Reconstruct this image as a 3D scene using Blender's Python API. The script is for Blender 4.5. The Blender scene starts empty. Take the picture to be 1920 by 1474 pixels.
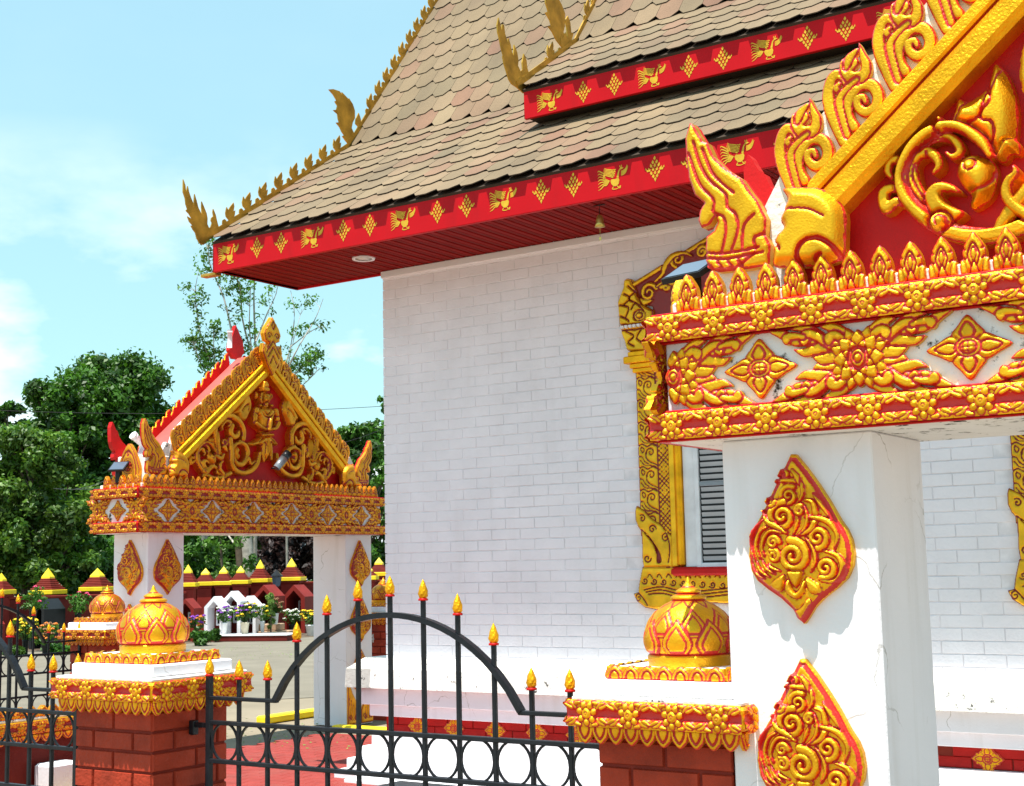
import bpy, math, random
import numpy as np
from mathutils import Vector, Matrix
random.seed(7); RNG = np.random.default_rng(7)
C = bpy.data.collections.new('scene'); bpy.context.scene.collection.children.link(C)
SC = bpy.context.scene
# ---------------------------------------------------------------- camera
cam = bpy.data.cameras.new('camera'); co = bpy.data.objects.new('camera', cam); C.objects.link(co)
yaw, pit, rol = [math.radians(v) for v in (123.737, 7.146, -1.2216)]
fw = Vector((math.cos(yaw)*math.cos(pit), math.sin(yaw)*math.cos(pit), math.sin(pit)))
rt = Vector((math.sin(yaw), -math.cos(yaw), 0)); up = rt.cross(fw)
R_ = rt*math.cos(rol)+up*math.sin(rol); U_ = -rt*math.sin(rol)+up*math.cos(rol)
co.matrix_world = Matrix(((R_.x, U_.x, -fw.x, 0), (R_.y, U_.y, -fw.y, 0), (R_.z, U_.z, -fw.z, 2.05), (0, 0, 0, 1)))
cam.sensor_width = 36; cam.lens = 36*2600/1920; cam.clip_end = 2000; cam.clip_start = .1
SC.camera = co
SC.render.resolution_x = 1024; SC.render.resolution_y = 786
# ---------------------------------------------------------------- sky, sun, exposure
SUN = Vector((-.10, -1, 3.3)).normalized()
w = bpy.data.worlds.new('World'); SC.world = w; w.use_nodes = True
nt = w.node_tree; nt.nodes.clear()
def N(nt, t, **k):
    n = nt.nodes.new(t)
    for a, b in k.items(): setattr(n, a, b)
    return n
out = N(nt, 'ShaderNodeOutputWorld'); bg = N(nt, 'ShaderNodeBackground')
sky = N(nt, 'ShaderNodeTexSky', sky_type='NISHITA', sun_disc=False)
sky.sun_elevation = math.asin(SUN.z); sky.sun_rotation = math.atan2(SUN.x, SUN.y)
sky.air_density = 1.3; sky.dust_density = .6; sky.ozone_density = 1.2; sky.altitude = 150
tc = N(nt, 'ShaderNodeTexCoord'); mp = N(nt, 'ShaderNodeMapping'); mp.inputs['Scale'].default_value = (1, 1, 2.2)
nz = N(nt, 'ShaderNodeTexNoise'); nz.inputs['Scale'].default_value = 5.5; nz.inputs['Detail'].default_value = 7; nz.inputs['Roughness'].default_value = .52
mp.inputs['Location'].default_value = (1.7, .6, .2)
cr = N(nt, 'ShaderNodeValToRGB'); cr.color_ramp.elements[0].position = .45; cr.color_ramp.elements[1].position = .62
sx = N(nt, 'ShaderNodeSeparateXYZ'); el = N(nt, 'ShaderNodeMapRange'); el.inputs['From Min'].default_value = .16; el.inputs['From Max'].default_value = .31
el.inputs['To Min'].default_value = 1; el.inputs['To Max'].default_value = .02
mul = N(nt, 'ShaderNodeMath', operation='MULTIPLY'); mx = N(nt, 'ShaderNodeMix', data_type='RGBA')
tint = N(nt, 'ShaderNodeMix', data_type='RGBA', blend_type='MULTIPLY'); tint.inputs[0].default_value = 1; tint.inputs[7].default_value = (.80, 1.12, 1.0, 1)
L = nt.links.new
L(tc.outputs['Generated'], mp.inputs['Vector']); L(mp.outputs[0], nz.inputs['Vector']); L(nz.outputs['Fac'], cr.inputs[0])
L(tc.outputs['Generated'], sx.inputs[0]); L(sx.outputs['Z'], el.inputs['Value'])
L(cr.outputs[0], mul.inputs[0]); L(el.outputs[0], mul.inputs[1]); L(mul.outputs[0], mx.inputs[0])
hz = N(nt, 'ShaderNodeMix', data_type='RGBA'); hz.inputs[0].default_value = .50; hz.inputs[7].default_value = (5.0, 8.0, 9.2, 1)
L(sky.outputs[0], tint.inputs[6]); L(tint.outputs[2], hz.inputs[6]); L(hz.outputs[2], mx.inputs[6]); mx.inputs[7].default_value = (9.6, 10.2, 10.6, 1)
L(mx.outputs[2], bg.inputs['Color']); bg.inputs['Strength'].default_value = .085; L(bg.outputs[0], out.inputs[0])
sl = bpy.data.lights.new('sun', 'SUN'); sl.energy = 5.0; sl.angle = math.radians(.5); sl.color = (1, .955, .88)
so = bpy.data.objects.new('sun', sl); C.objects.link(so); so.rotation_euler = SUN.to_track_quat('Z', 'Y').to_euler()
SC.view_settings.view_transform = 'Standard'; SC.view_settings.look = 'None'; SC.view_settings.gamma = 1; SC.view_settings.use_curve_mapping = False
SC.view_settings.exposure = .78
# ---------------------------------------------------------------- materials
MT = {}
def mat(name, col, rough=.6, metal=0, var=.12, vs=6, bump=.0, bs=60, spec=.22, obj_var=0, dirt=None, coords='Object'):
    m = bpy.data.materials.new(name); m.use_nodes = True; t = m.node_tree; b = t.nodes['Principled BSDF']
    b.inputs['Roughness'].default_value = rough; b.inputs['Metallic'].default_value = metal; b.inputs['Specular IOR Level'].default_value = spec
    g = N(t, 'ShaderNodeNewGeometry') ; n1 = N(t, 'ShaderNodeTexNoise'); n1.inputs['Scale'].default_value = vs; n1.inputs['Detail'].default_value = 6
    t.links.new(g.outputs['Position'], n1.inputs['Vector'])
    mr = N(t, 'ShaderNodeMapRange'); mr.inputs['From Min'].default_value = .3; mr.inputs['From Max'].default_value = .7
    mr.inputs['To Min'].default_value = 1-var; mr.inputs['To Max'].default_value = 1+var; t.links.new(n1.outputs['Fac'], mr.inputs['Value'])
    mm = N(t, 'ShaderNodeMix', data_type='RGBA', blend_type='MULTIPLY'); mm.inputs[0].default_value = 1; mm.inputs[6].default_value = (*col, 1)
    t.links.new(mr.outputs[0], mm.inputs[7]); last = mm.outputs[2]
    if dirt:
        dcol, thr, sc = dirt
        n3 = N(t, 'ShaderNodeTexNoise'); n3.inputs['Scale'].default_value = sc; n3.inputs['Detail'].default_value = 8; n3.inputs['Roughness'].default_value = .7
        t.links.new(g.outputs['Position'], n3.inputs['Vector'])
        r3 = N(t, 'ShaderNodeMapRange'); r3.inputs['From Min'].default_value = thr; r3.inputs['From Max'].default_value = thr+.06
        t.links.new(n3.outputs['Fac'], r3.inputs['Value'])
        m3 = N(t, 'ShaderNodeMix', data_type='RGBA'); m3.inputs[7].default_value = (*dcol, 1)
        t.links.new(r3.outputs[0], m3.inputs[0]); t.links.new(last, m3.inputs[6]); last = m3.outputs[2]
    t.links.new(last, b.inputs['Base Color'])
    if bump:
        n2 = N(t, 'ShaderNodeTexNoise'); n2.inputs['Scale'].default_value = bs; n2.inputs['Detail'].default_value = 4
        t.links.new(g.outputs['Position'], n2.inputs['Vector'])
        bp = N(t, 'ShaderNodeBump'); bp.inputs['Strength'].default_value = bump; bp.inputs['Distance'].default_value = .01
        t.links.new(n2.outputs['Fac'], bp.inputs['Height']); t.links.new(bp.outputs[0], b.inputs['Normal'])
    m['last'] = 1; MT[name] = m; return m
def paint_mat(name, gold, red, white=(.78, .76, .74), rough=.40, metal=.80, bump=.5, bs=110, mildew=0.):
    """carved ornament: attribute 'paint' 0 gold, 1 red line, 2 white ground"""
    m = bpy.data.materials.new(name); m.use_nodes = True; t = m.node_tree; b = t.nodes['Principled BSDF']
    at = N(t, 'ShaderNodeAttribute', attribute_name='paint'); g = N(t, 'ShaderNodeNewGeometry')
    n1 = N(t, 'ShaderNodeTexNoise'); n1.inputs['Scale'].default_value = 28; n1.inputs['Detail'].default_value = 6; t.links.new(g.outputs['Position'], n1.inputs['Vector'])
    ad = N(t, 'ShaderNodeMath', operation='MULTIPLY_ADD'); ad.inputs[1].default_value = .5; t.links.new(n1.outputs['Fac'], ad.inputs[0])
    sb = N(t, 'ShaderNodeMath', operation='SUBTRACT'); sb.inputs[1].default_value = .25
    t.links.new(at.outputs['Fac'], sb.inputs[0]); t.links.new(sb.outputs[0], ad.inputs[2])
    r1 = N(t, 'ShaderNodeMapRange', interpolation_type='SMOOTHSTEP'); r1.inputs['From Min'].default_value = .38; r1.inputs['From Max'].default_value = .6; t.links.new(ad.outputs[0], r1.inputs['Value'])
    r2 = N(t, 'ShaderNodeMapRange', interpolation_type='SMOOTHSTEP'); r2.inputs['From Min'].default_value = 1.4; r2.inputs['From Max'].default_value = 1.6; t.links.new(at.outputs['Fac'], r2.inputs['Value'])
    n4 = N(t, 'ShaderNodeTexNoise'); n4.inputs['Scale'].default_value = 7; n4.inputs['Detail'].default_value = 8; t.links.new(g.outputs['Position'], n4.inputs['Vector'])
    gm = N(t, 'ShaderNodeMix', data_type='RGBA'); gm.inputs[6].default_value = (*[c*.78 for c in gold], 1); gm.inputs[7].default_value = (*[min(1, c*1.18) for c in gold], 1)
    rr = N(t, 'ShaderNodeMapRange'); rr.inputs['From Min'].default_value = .35; rr.inputs['From Max'].default_value = .65; t.links.new(n4.outputs['Fac'], rr.inputs['Value']); t.links.new(rr.outputs[0], gm.inputs[0])
    m1 = N(t, 'ShaderNodeMix', data_type='RGBA'); m1.inputs[7].default_value = (*red, 1); t.links.new(gm.outputs[2], m1.inputs[6]); t.links.new(r1.outputs[0], m1.inputs[0])
    m2 = N(t, 'ShaderNodeMix', data_type='RGBA'); m2.inputs[7].default_value = (*white, 1); t.links.new(m1.outputs[2], m2.inputs[6]); t.links.new(r2.outputs[0], m2.inputs[0])
    last = m2.outputs[2]
    if mildew:
        n3 = N(t, 'ShaderNodeTexNoise'); n3.inputs['Scale'].default_value = 11; n3.inputs['Detail'].default_value = 9; n3.inputs['Roughness'].default_value = .75; t.links.new(g.outputs['Position'], n3.inputs['Vector'])
        r3 = N(t, 'ShaderNodeMapRange'); r3.inputs['From Min'].default_value = .72-mildew; r3.inputs['From Max'].default_value = .80-mildew; t.links.new(n3.outputs['Fac'], r3.inputs['Value'])
        m3 = N(t, 'ShaderNodeMix', data_type='RGBA'); m3.inputs[7].default_value = (.03, .022, .015, 1); t.links.new(last, m3.inputs[6]); t.links.new(r3.outputs[0], m3.inputs[0]); last = m3.outputs[2]
    t.links.new(last, b.inputs['Base Color'])
    mt_ = N(t, 'ShaderNodeMath', operation='MULTIPLY_ADD'); mt_.inputs[1].default_value = -metal; mt_.inputs[2].default_value = metal; t.links.new(r1.outputs[0], mt_.inputs[0]); t.links.new(mt_.outputs[0], b.inputs['Metallic'])
    b.inputs['Roughness'].default_value = rough
    n2 = N(t, 'ShaderNodeTexNoise'); n2.inputs['Scale'].default_value = bs; n2.inputs['Detail'].default_value = 5; t.links.new(g.outputs['Position'], n2.inputs['Vector'])
    bp = N(t, 'ShaderNodeBump'); bp.inputs['Strength'].default_value = bump; bp.inputs['Distance'].default_value = .006
    t.links.new(n2.outputs['Fac'], bp.inputs['Height']); t.links.new(bp.outputs[0], b.inputs['Normal'])
    MT[name] = m; return m
GOLD = (.92, .43, .012); RED = (.60, .018, .010)
paint_mat('gold_red_paint', GOLD, RED, mildew=.085)
paint_mat('gold_red_paint_clean', GOLD, RED)
paint_mat('window_gold_paint', (.84, .46, .02), (.24, .01, .008))
paint_mat('aged_orange_gold_paint', (.80, .33, .015), (.36, .010, .008), mildew=.05)
mat('gold_paint', GOLD, .40, .80, .2, 9, .5, 90)
mat('red_paint', (.56, .008, .008), .45, 0, .1, 5, .15, 80)
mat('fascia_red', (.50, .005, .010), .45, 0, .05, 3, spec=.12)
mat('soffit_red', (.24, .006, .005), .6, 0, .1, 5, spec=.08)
mat('pink_red_roof_paint', (.62, .10, .085), .6, 0, .12, 5, .1, 40)
mat('white_paint', (.80, .79, .815), .55, 0, .03, 3, .25, 35, dirt=((.45, .40, .34), .74, 9))
mat('white_stucco', (.83, .795, .835), .7, 0, .05, 1.4, .22, 55, dirt=((.46, .42, .37), .69, 24))
mat('weathered_white', (.78, .76, .72), .75, 0, .07, 6, .5, 40, dirt=((.05, .045, .04), .60, 16))
mat('mildewed_white', (.80, .79, .81), .75, 0, .06, 6, .4, 40, dirt=((.035, .028, .02), .565, 9))
mat('white_brick_paint', (.86, .82, .865), .55, 0, .05, 2.5, .45, 40, dirt=((.66, .62, .60), .68, 7))
mat('white_mortar_paint', (.82, .785, .82), .7, 0, .15, 8, .3, 45)
mat('red_brick_paint', (.34, .036, .014), .6, 0, .32, 5, .6, 45, dirt=((.22, .10, .07), .69, 18))
mat('red_mortar', (.22, .025, .014), .7, 0, .1, 9)
mat('red_band_brick', (.46, .012, .010), .45, 0, .1, 9, .2, 60)
mat('dark_red_brick', (.13, .012, .008), .7, 0, .25, 3, .4, 20)
mat('aged_red_brick', (.20, .020, .012), .7, 0, .2, 3, .3, 20)
mat('bright_red_niche', (.22, .018, .012), .6, 0, .15, 3)
mat('yellow_paint', (.85, .62, .02), .5, 0, .1, 3)
mat('black_iron', (.012, .014, .018), .35, 0, .3, 12, .2, 60, dirt=((.16, .06, .03), .73, 12))
mat('crest_gold_metal', (.52, .30, .045), .38, .65, .35, 7, .2, 30)
mat('black_plastic', (.015, .016, .018), .35)
mat('solar_glass', (.10, .13, .18), .12, 0, .1, 3)
mat('grey_metal', (.25, .27, .30), .4, .5)
mat('concrete', (.24, .198, .14), .85, 0, .15, .8, .3, 15, dirt=((.14, .12, .09), .64, 1.6))
mat('asphalt', (.185, .162, .125), .9, 0, .12, 1.2, .4, 30)
mat('grey_pole', (.42, .41, .37), .8)
mat('paver_red', (.27, .040, .032), .7, 0, .15, 5, .3, 30)
mat('paver_joint', (.16, .022, .018), .9)
mat('white_vinyl', (.78, .79, .82), .4)
mat('bark', (.12, .09, .065), .9, 0, .3, 5, .6, 12)
mat('pale_bark', (.38, .35, .30), .9, 0, .3, 6, .4, 12)
mat('pot_white', (.7, .7, .68), .5); mat('pot_cream', (.55, .48, .35), .6)
mat('stone_block', (.42, .28, .18), .8, 0, .2, 4)
mat('brass', (.6, .45, .12), .3, .8)
mat('dark_roof_grey', (.20, .20, .21), .7); mat('grey_siding', (.42, .44, .47), .7, 0, .08, 4)
mat('wire_black', (.02, .02, .02), .6)
for k, c in dict(flower_yellow=(.85, .6, .03), flower_white=(.8, .8, .7), flower_purple=(.25, .06, .45), flower_pink=(.8, .08, .2), flower_orange=(.7, .2, .03), dry_leaf=(.25, .12, .06)).items(): mat(k, c, .6)
def leaf_mat(name, a, b, tr=.35):
    m = bpy.data.materials.new(name); m.use_nodes = True; t = m.node_tree; bs = t.nodes['Principled BSDF']
    g = N(t, 'ShaderNodeNewGeometry'); cr_ = N(t, 'ShaderNodeMix', data_type='RGBA'); cr_.inputs[6].default_value = (*a, 1); cr_.inputs[7].default_value = (*b, 1)
    t.links.new(g.outputs['Random Per Island'], cr_.inputs[0])
    nv = N(t, 'ShaderNodeTexNoise'); nv.inputs['Scale'].default_value = .9; nv.inputs['Detail'].default_value = 3; t.links.new(g.outputs['Position'], nv.inputs['Vector']); rv = N(t, 'ShaderNodeMapRange'); rv.inputs['From Min'].default_value = .35; rv.inputs['From Max'].default_value = .65; rv.inputs['To Min'].default_value = .55; rv.inputs['To Max'].default_value = 1.5
    t.links.new(nv.outputs['Fac'], rv.inputs['Value']); vm = N(t, 'ShaderNodeMix', data_type='RGBA', blend_type='MULTIPLY'); vm.inputs[0].default_value = 1; t.links.new(cr_.outputs[2], vm.inputs[6]); t.links.new(rv.outputs[0], vm.inputs[7]); cr_ = vm
    t.links.new(cr_.outputs[2], bs.inputs['Base Color']); bs.inputs['Roughness'].default_value = .5
    tl = N(t, 'ShaderNodeBsdfTranslucent'); ms = N(t, 'ShaderNodeMixShader'); ms.inputs[0].default_value = tr
    t.links.new(cr_.outputs[2], tl.inputs['Color']); t.links.new(bs.outputs[0], ms.inputs[1]); t.links.new(tl.outputs[0], ms.inputs[2])
    t.links.new(ms.outputs[0], t.nodes['Material Output'].inputs['Surface']); MT[name] = m
leaf_mat('leaf_dark', (.022, .075, .006), (.075, .20, .012)); leaf_mat('leaf_bright', (.05, .15, .012), (.12, .26, .02))
leaf_mat('leaf_mid', (.03, .10, .01), (.09, .23, .018)); leaf_mat('leaf_red_tip', (.035, .11, .008), (.11, .20, .015)); leaf_mat('leaf_pale', (.12, .22, .05), (.22, .33, .06)); leaf_mat('leaf_purple', (.02, .012, .012), (.06, .03, .025))
def shingle_mat():
    m = bpy.data.materials.new('asphalt_shingle'); m.use_nodes = True; t = m.node_tree; b = t.nodes['Principled BSDF']
    g = N(t, 'ShaderNodeNewGeometry'); oi = N(t, 'ShaderNodeObjectInfo'); ad = N(t, 'ShaderNodeMath', operation='ADD'); fr = N(t, 'ShaderNodeMath', operation='FRACT')
    t.links.new(g.outputs['Random Per Island'], ad.inputs[0]); t.links.new(oi.outputs['Random'], ad.inputs[1]); t.links.new(ad.outputs[0], fr.inputs[0])
    cr_ = N(t, 'ShaderNodeValToRGB'); e = cr_.color_ramp.elements; e[0].color = (.165, .115, .062, 1); e[1].color = (.185, .092, .055, 1); e[1].position = 1
    for p, c in ((.25, (.20, .14, .076)), (.45, (.18, .125, .07)), (.62, (.155, .115, .064)), (.72, (.195, .105, .062)), (.85, (.21, .15, .084))):
        x = e.new(p); x.color = (*c, 1)
    t.links.new(fr.outputs[0], cr_.inputs[0])
    n1 = N(t, 'ShaderNodeTexNoise'); n1.inputs['Scale'].default_value = 90; n1.inputs['Detail'].default_value = 3; t.links.new(g.outputs['Position'], n1.inputs['Vector'])
    n5 = N(t, 'ShaderNodeTexNoise'); n5.inputs['Scale'].default_value = 1.3; n5.inputs['Detail'].default_value = 5; t.links.new(g.outputs['Position'], n5.inputs['Vector'])
    r = N(t, 'ShaderNodeMapRange'); r.inputs['From Min'].default_value = .3; r.inputs['From Max'].default_value = .7; r.inputs['To Min'].default_value = .7; r.inputs['To Max'].default_value = 1.3
    ml = N(t, 'ShaderNodeMath', operation='MULTIPLY_ADD'); ml.inputs[1].default_value = .5; t.links.new(n5.outputs['Fac'], ml.inputs[0]); 
    sb = N(t, 'ShaderNodeMath', operation='MULTIPLY'); sb.inputs[1].default_value = .5; t.links.new(n1.outputs['Fac'], sb.inputs[0]); t.links.new(sb.outputs[0], ml.inputs[2])
    t.links.new(ml.outputs[0], r.inputs['Value'])
    mm = N(t, 'ShaderNodeMix', data_type='RGBA', blend_type='MULTIPLY'); mm.inputs[0].default_value = 1; t.links.new(cr_.outputs[0], mm.inputs[6]); t.links.new(r.outputs[0], mm.inputs[7]); t.links.new(mm.outputs[2], b.inputs['Base Color'])
    b.inputs['Roughness'].default_value = .9
    bp = N(t, 'ShaderNodeBump'); bp.inputs['Strength'].default_value = .5; bp.inputs['Distance'].default_value = .006; t.links.new(n1.outputs['Fac'], bp.inputs['Height']); t.links.new(bp.outputs[0], b.inputs['Normal'])
    MT['shingle'] = m
shingle_mat(); mat('roof_underlay', (.05, .035, .025), .9); mat('shingle_edge', (.085, .065, .05), .9)
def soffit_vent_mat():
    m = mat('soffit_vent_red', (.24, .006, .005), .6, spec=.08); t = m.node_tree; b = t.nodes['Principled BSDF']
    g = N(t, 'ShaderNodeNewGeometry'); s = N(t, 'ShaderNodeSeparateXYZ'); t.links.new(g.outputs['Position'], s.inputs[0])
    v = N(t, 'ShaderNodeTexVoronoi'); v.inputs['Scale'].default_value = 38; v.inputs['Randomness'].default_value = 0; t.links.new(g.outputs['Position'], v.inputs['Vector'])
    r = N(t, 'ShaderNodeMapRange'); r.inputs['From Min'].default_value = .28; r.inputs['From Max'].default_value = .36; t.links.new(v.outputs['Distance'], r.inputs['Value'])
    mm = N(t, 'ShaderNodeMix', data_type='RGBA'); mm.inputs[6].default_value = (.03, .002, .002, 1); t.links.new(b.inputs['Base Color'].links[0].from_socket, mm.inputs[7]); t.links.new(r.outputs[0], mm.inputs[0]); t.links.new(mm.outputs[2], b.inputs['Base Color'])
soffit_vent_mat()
def weather(name, streak=.90, crack=True, col=(.50, .45, .40), sc=(5, 5, .45), thr=.55):
    t = MT[name].node_tree; b = t.nodes['Principled BSDF']; src = b.inputs['Base Color'].links[0].from_socket; g = N(t, 'ShaderNodeNewGeometry')
    m1 = N(t, 'ShaderNodeMapping'); m1.inputs['Scale'].default_value = sc; t.links.new(g.outputs['Position'], m1.inputs['Vector']); n = N(t, 'ShaderNodeTexNoise'); n.inputs['Scale'].default_value = 1.6; n.inputs['Detail'].default_value = 8; t.links.new(m1.outputs[0], n.inputs['Vector'])
    r = N(t, 'ShaderNodeMapRange'); r.inputs['From Min'].default_value = thr; r.inputs['From Max'].default_value = thr+.25; r.inputs['To Max'].default_value = 1-streak; t.links.new(n.outputs['Fac'], r.inputs['Value'])
    x = N(t, 'ShaderNodeMix', data_type='RGBA'); x.inputs[7].default_value = (*col, 1); t.links.new(r.outputs[0], x.inputs[0]); t.links.new(src, x.inputs[6]); src = x.outputs[2]
    if crack:
        n2 = N(t, 'ShaderNodeTexNoise'); n2.inputs['Scale'].default_value = 3.5; n2.inputs['Detail'].default_value = 5; t.links.new(g.outputs['Position'], n2.inputs['Vector'])
        ad = N(t, 'ShaderNodeMix', data_type='VECTOR'); ad.inputs[0].default_value = .22; t.links.new(g.outputs['Position'], ad.inputs[4]); t.links.new(n2.outputs['Color'], ad.inputs[5])
        v = N(t, 'ShaderNodeTexVoronoi', feature='DISTANCE_TO_EDGE'); v.inputs['Scale'].default_value = 1.7; t.links.new(ad.outputs[1], v.inputs['Vector'])
        l = N(t, 'ShaderNodeMath', operation='LESS_THAN'); l.inputs[1].default_value = .0035; t.links.new(v.outputs['Distance'], l.inputs[0])
        k = N(t, 'ShaderNodeMapRange'); k.inputs['From Min'].default_value = .48; k.inputs['From Max'].default_value = .6; k.inputs['To Max'].default_value = .55; t.links.new(n2.outputs['Fac'], k.inputs['Value'])
        ml = N(t, 'ShaderNodeMath', operation='MULTIPLY'); t.links.new(l.outputs[0], ml.inputs[0]); t.links.new(k.outputs[0], ml.inputs[1])
        y = N(t, 'ShaderNodeMix', data_type='RGBA'); y.inputs[7].default_value = (.30, .26, .22, 1); t.links.new(ml.outputs[0], y.inputs[0]); t.links.new(src, y.inputs[6]); src = y.outputs[2]
    t.links.new(src, b.inputs['Base Color'])
weather('white_stucco', .72); weather('white_brick_paint', .88, False, (.55, .48, .44)); weather('fascia_red', .62, False, (.22, .01, .012), (3, 3, .4)); weather('shingle', .65, False, (.09, .062, .038), (1.6, .5, .5), .5)
weather('red_paint', .7, False, (.25, .01, .008), (3, 3, 1), .5); weather('paver_red', .6, False, (.22, .09, .07), (1, 1, 1), .5); weather('pink_red_roof_paint', .6, False, (.30, .06, .05), (3, 3, 1), .5)
# ---------------------------------------------------------------- helpers
def tag(o, label=None, cat=None, group=None, kind=None):
    if label: o['label'] = label
    if cat: o['category'] = cat
    if group: o['group'] = group
    if kind: o['kind'] = kind
    return o
def empty(name, loc=(0, 0, 0), rz=0, **k):
    o = bpy.data.objects.new(name, None); C.objects.link(o); o.location = loc; o.rotation_euler = (0, 0, rz); o.empty_display_size = .2
    return tag(o, **k)
def link(name, me, parent=None, loc=(0, 0, 0), rot=(0, 0, 0), sc=(1, 1, 1)):
    o = bpy.data.objects.new(name, me); C.objects.link(o); o.location = loc; o.rotation_euler = rot; o.scale = sc
    if parent: o.parent = parent
    return o
class MB:
    def __init__(s): s.v = []; s.f = []; s.sm = []
    def add(s, V, F, smooth=False):
        n = len(s.v); s.v += [tuple(p) for p in V]; s.f += [tuple(i+n for i in f) for f in F]; s.sm += [smooth]*len(F); return s
    def box(s, a, b):
        (x0, y0, z0), (x1, y1, z1) = a, b
        return s.add([(x0, y0, z0), (x1, y0, z0), (x1, y1, z0), (x0, y1, z0), (x0, y0, z1), (x1, y0, z1), (x1, y1, z1), (x0, y1, z1)],
                     [(0, 3, 2, 1), (4, 5, 6, 7), (0, 1, 5, 4), (1, 2, 6, 5), (2, 3, 7, 6), (3, 0, 4, 7)])
    def bbox(s, a, b, e=.008):
        """box with chamfered vertical and horizontal edges (two stacked insets)"""
        (x0, y0, z0), (x1, y1, z1) = a, b; V = []
        for z, i in ((z0, e), (z0+e, 0), (z1-e, 0), (z1, e)):
            V += [(x0+i+e, y0+i, z), (x1-i-e, y0+i, z), (x1-i, y0+i+e, z), (x1-i, y1-i-e, z), (x1-i-e, y1-i, z), (x0+i+e, y1-i, z), (x0+i, y1-i-e, z), (x0+i, y0+i+e, z)]
        F = [tuple(range(7, -1, -1)), tuple(range(24, 32))]
        for k in range(3):
            for j in range(8): F.append((k*8+j, k*8+(j+1) % 8, k*8+8+(j+1) % 8, k*8+8+j))
        return s.add(V, F)
    def prism(s, poly, a, b, axis='y'):
        """poly of 2-D points extruded from a to b along axis ('y': poly=(x,z); 'x': poly=(y,z); 'z': poly=(x,y))"""
        A = 0
        for i in range(len(poly)): A += poly[i-1][0]*poly[i][1]-poly[i][0]*poly[i-1][1]
        if A < 0: poly = poly[::-1]
        f = {'y': lambda p, t: (p[0], t, p[1]), 'x': lambda p, t: (t, p[0], p[1]), 'z': lambda p, t: (p[0], p[1], t)}[axis]
        n = len(poly); V = [f(p, a) for p in poly]+[f(p, b) for p in poly]
        fl = (axis != 'y'); F = [tuple(range(n)), tuple(range(2*n-1, n-1, -1))]+[((i+1) % n, i, n+i, n+(i+1) % n) for i in range(n)]
        if fl: F = [g[::-1] for g in F]
        return s.add(V, F)
    def tube(s, P, r, n=8, smooth=True, cap=True):
        P = [Vector(p) for p in P]; rs = r if isinstance(r, (list, tuple)) else [r]*len(P); V = []; T = None
        for i, p in enumerate(P):
            d = (P[min(i+1, len(P)-1)]-P[max(i-1, 0)]).normalized()
            u = d.cross(Vector((0, 0, 1))) if abs(d.z) < .95 else d.cross(Vector((1, 0, 0)))
            u.normalize(); v = d.cross(u)
            for k in range(n):
                a = 2*math.pi*k/n; V.append(p+(u*math.cos(a)+v*math.sin(a))*rs[i])
        F = []
        for i in range(len(P)-1):
            for k in range(n): F.append((i*n+k, i*n+(k+1) % n, (i+1)*n+(k+1) % n, (i+1)*n+k))
        s.add(V, F, smooth)
        if cap: s.f += [tuple(len(s.v)-len(V)+k for k in range(n)), tuple(len(s.v)-n+k for k in range(n-1, -1, -1))]; s.sm += [False]*2
        return s
    def lathe(s, prof, c=(0, 0, 0), n=16, smooth=True):
        V = [(c[0]+r*math.cos(2*math.pi*k/n), c[1]+r*math.sin(2*math.pi*k/n), c[2]+z) for r, z in prof for k in range(n)]
        F = [(i*n+k, i*n+(k+1) % n, (i+1)*n+(k+1) % n, (i+1)*n+k) for i in range(len(prof)-1) for k in range(n)]
        F.append(tuple(range((len(prof)-1)*n, len(prof)*n)))
        return s.add(V, F, smooth)
    def mesh(s, name, m):
        me = bpy.data.meshes.new(name); me.from_pydata(s.v, [], s.f); me.materials.append(MT[m] if isinstance(m, str) else m)
        me.polygons.foreach_set('use_smooth', s.sm); me.update(); return me
    def build(s, name, m, parent=None, **k): return link(name, s.mesh(name, m), parent, **k)
# ---- carved relief engine: (u,v) plane, height towards -y
def crv(P, n=6, closed=False):
    """Catmull-Rom resample"""
    P = [np.array(p, float) for p in P]; o = []; m = len(P)
    for i in range(m if closed else m-1):
        p0 = P[(i-1) % m] if (closed or i) else P[0]; p1 = P[i]; p2 = P[(i+1) % m]; p3 = P[(i+2) % m] if (closed or i < m-2) else P[-1]
        for k in range(n):
            t = k/n; o.append(.5*((2*p1)+(-p0+p2)*t+(2*p0-5*p1+4*p2-p3)*t*t+(-p0+3*p1-3*p2+p3)*t**3))
    if not closed: o.append(P[-1])
    return [tuple(q) for q in o]
def wlist(w, n):
    if isinstance(w, (int, float)): return [w]*n
    xs = np.linspace(0, 1, len(w)); return list(np.interp(np.linspace(0, 1, n), xs, w))
def st(P, w, H=1., n=5, smooth=True):
    Q = crv(P, n) if smooth and len(P) > 2 else list(P); return ('s', np.array(Q), np.array(wlist(w, len(Q))), H)
def sp(cx, cy, r, turns=1.6, a0=0, sg=1, w=.2, H=1.):
    n = max(8, int(turns*14)); t = np.linspace(0, 1, n); a = math.radians(a0)+sg*t*turns*2*math.pi; rr = r*(1-.86*t)
    return ('s', np.stack([cx+rr*np.cos(a), cy+rr*np.sin(a)], 1), np.linspace(w, w*.55, n), H)
def gr(P, w, dep=.5, n=5, smooth=True, paint=1.):
    Q = crv(P, n) if smooth and len(P) > 2 else list(P); return ('g', np.array(Q), np.array([w]*len(Q)), dep, paint)
def gs(cx, cy, r, turns=1.4, a0=0, sg=1, w=.03, dep=.5):
    q = sp(cx, cy, r, turns, a0, sg, w); return ('g', q[1], np.array([w]*len(q[1])), dep, 1.)
def pg(P, bev, H=1., paint=0., edge=.0): return ('p', np.array(P), bev, H, paint, edge)
def el(cx, cy, rx, ry, ang=0, H=1.): return ('e', cx, cy, rx, ry, math.radians(ang), H)
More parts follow.
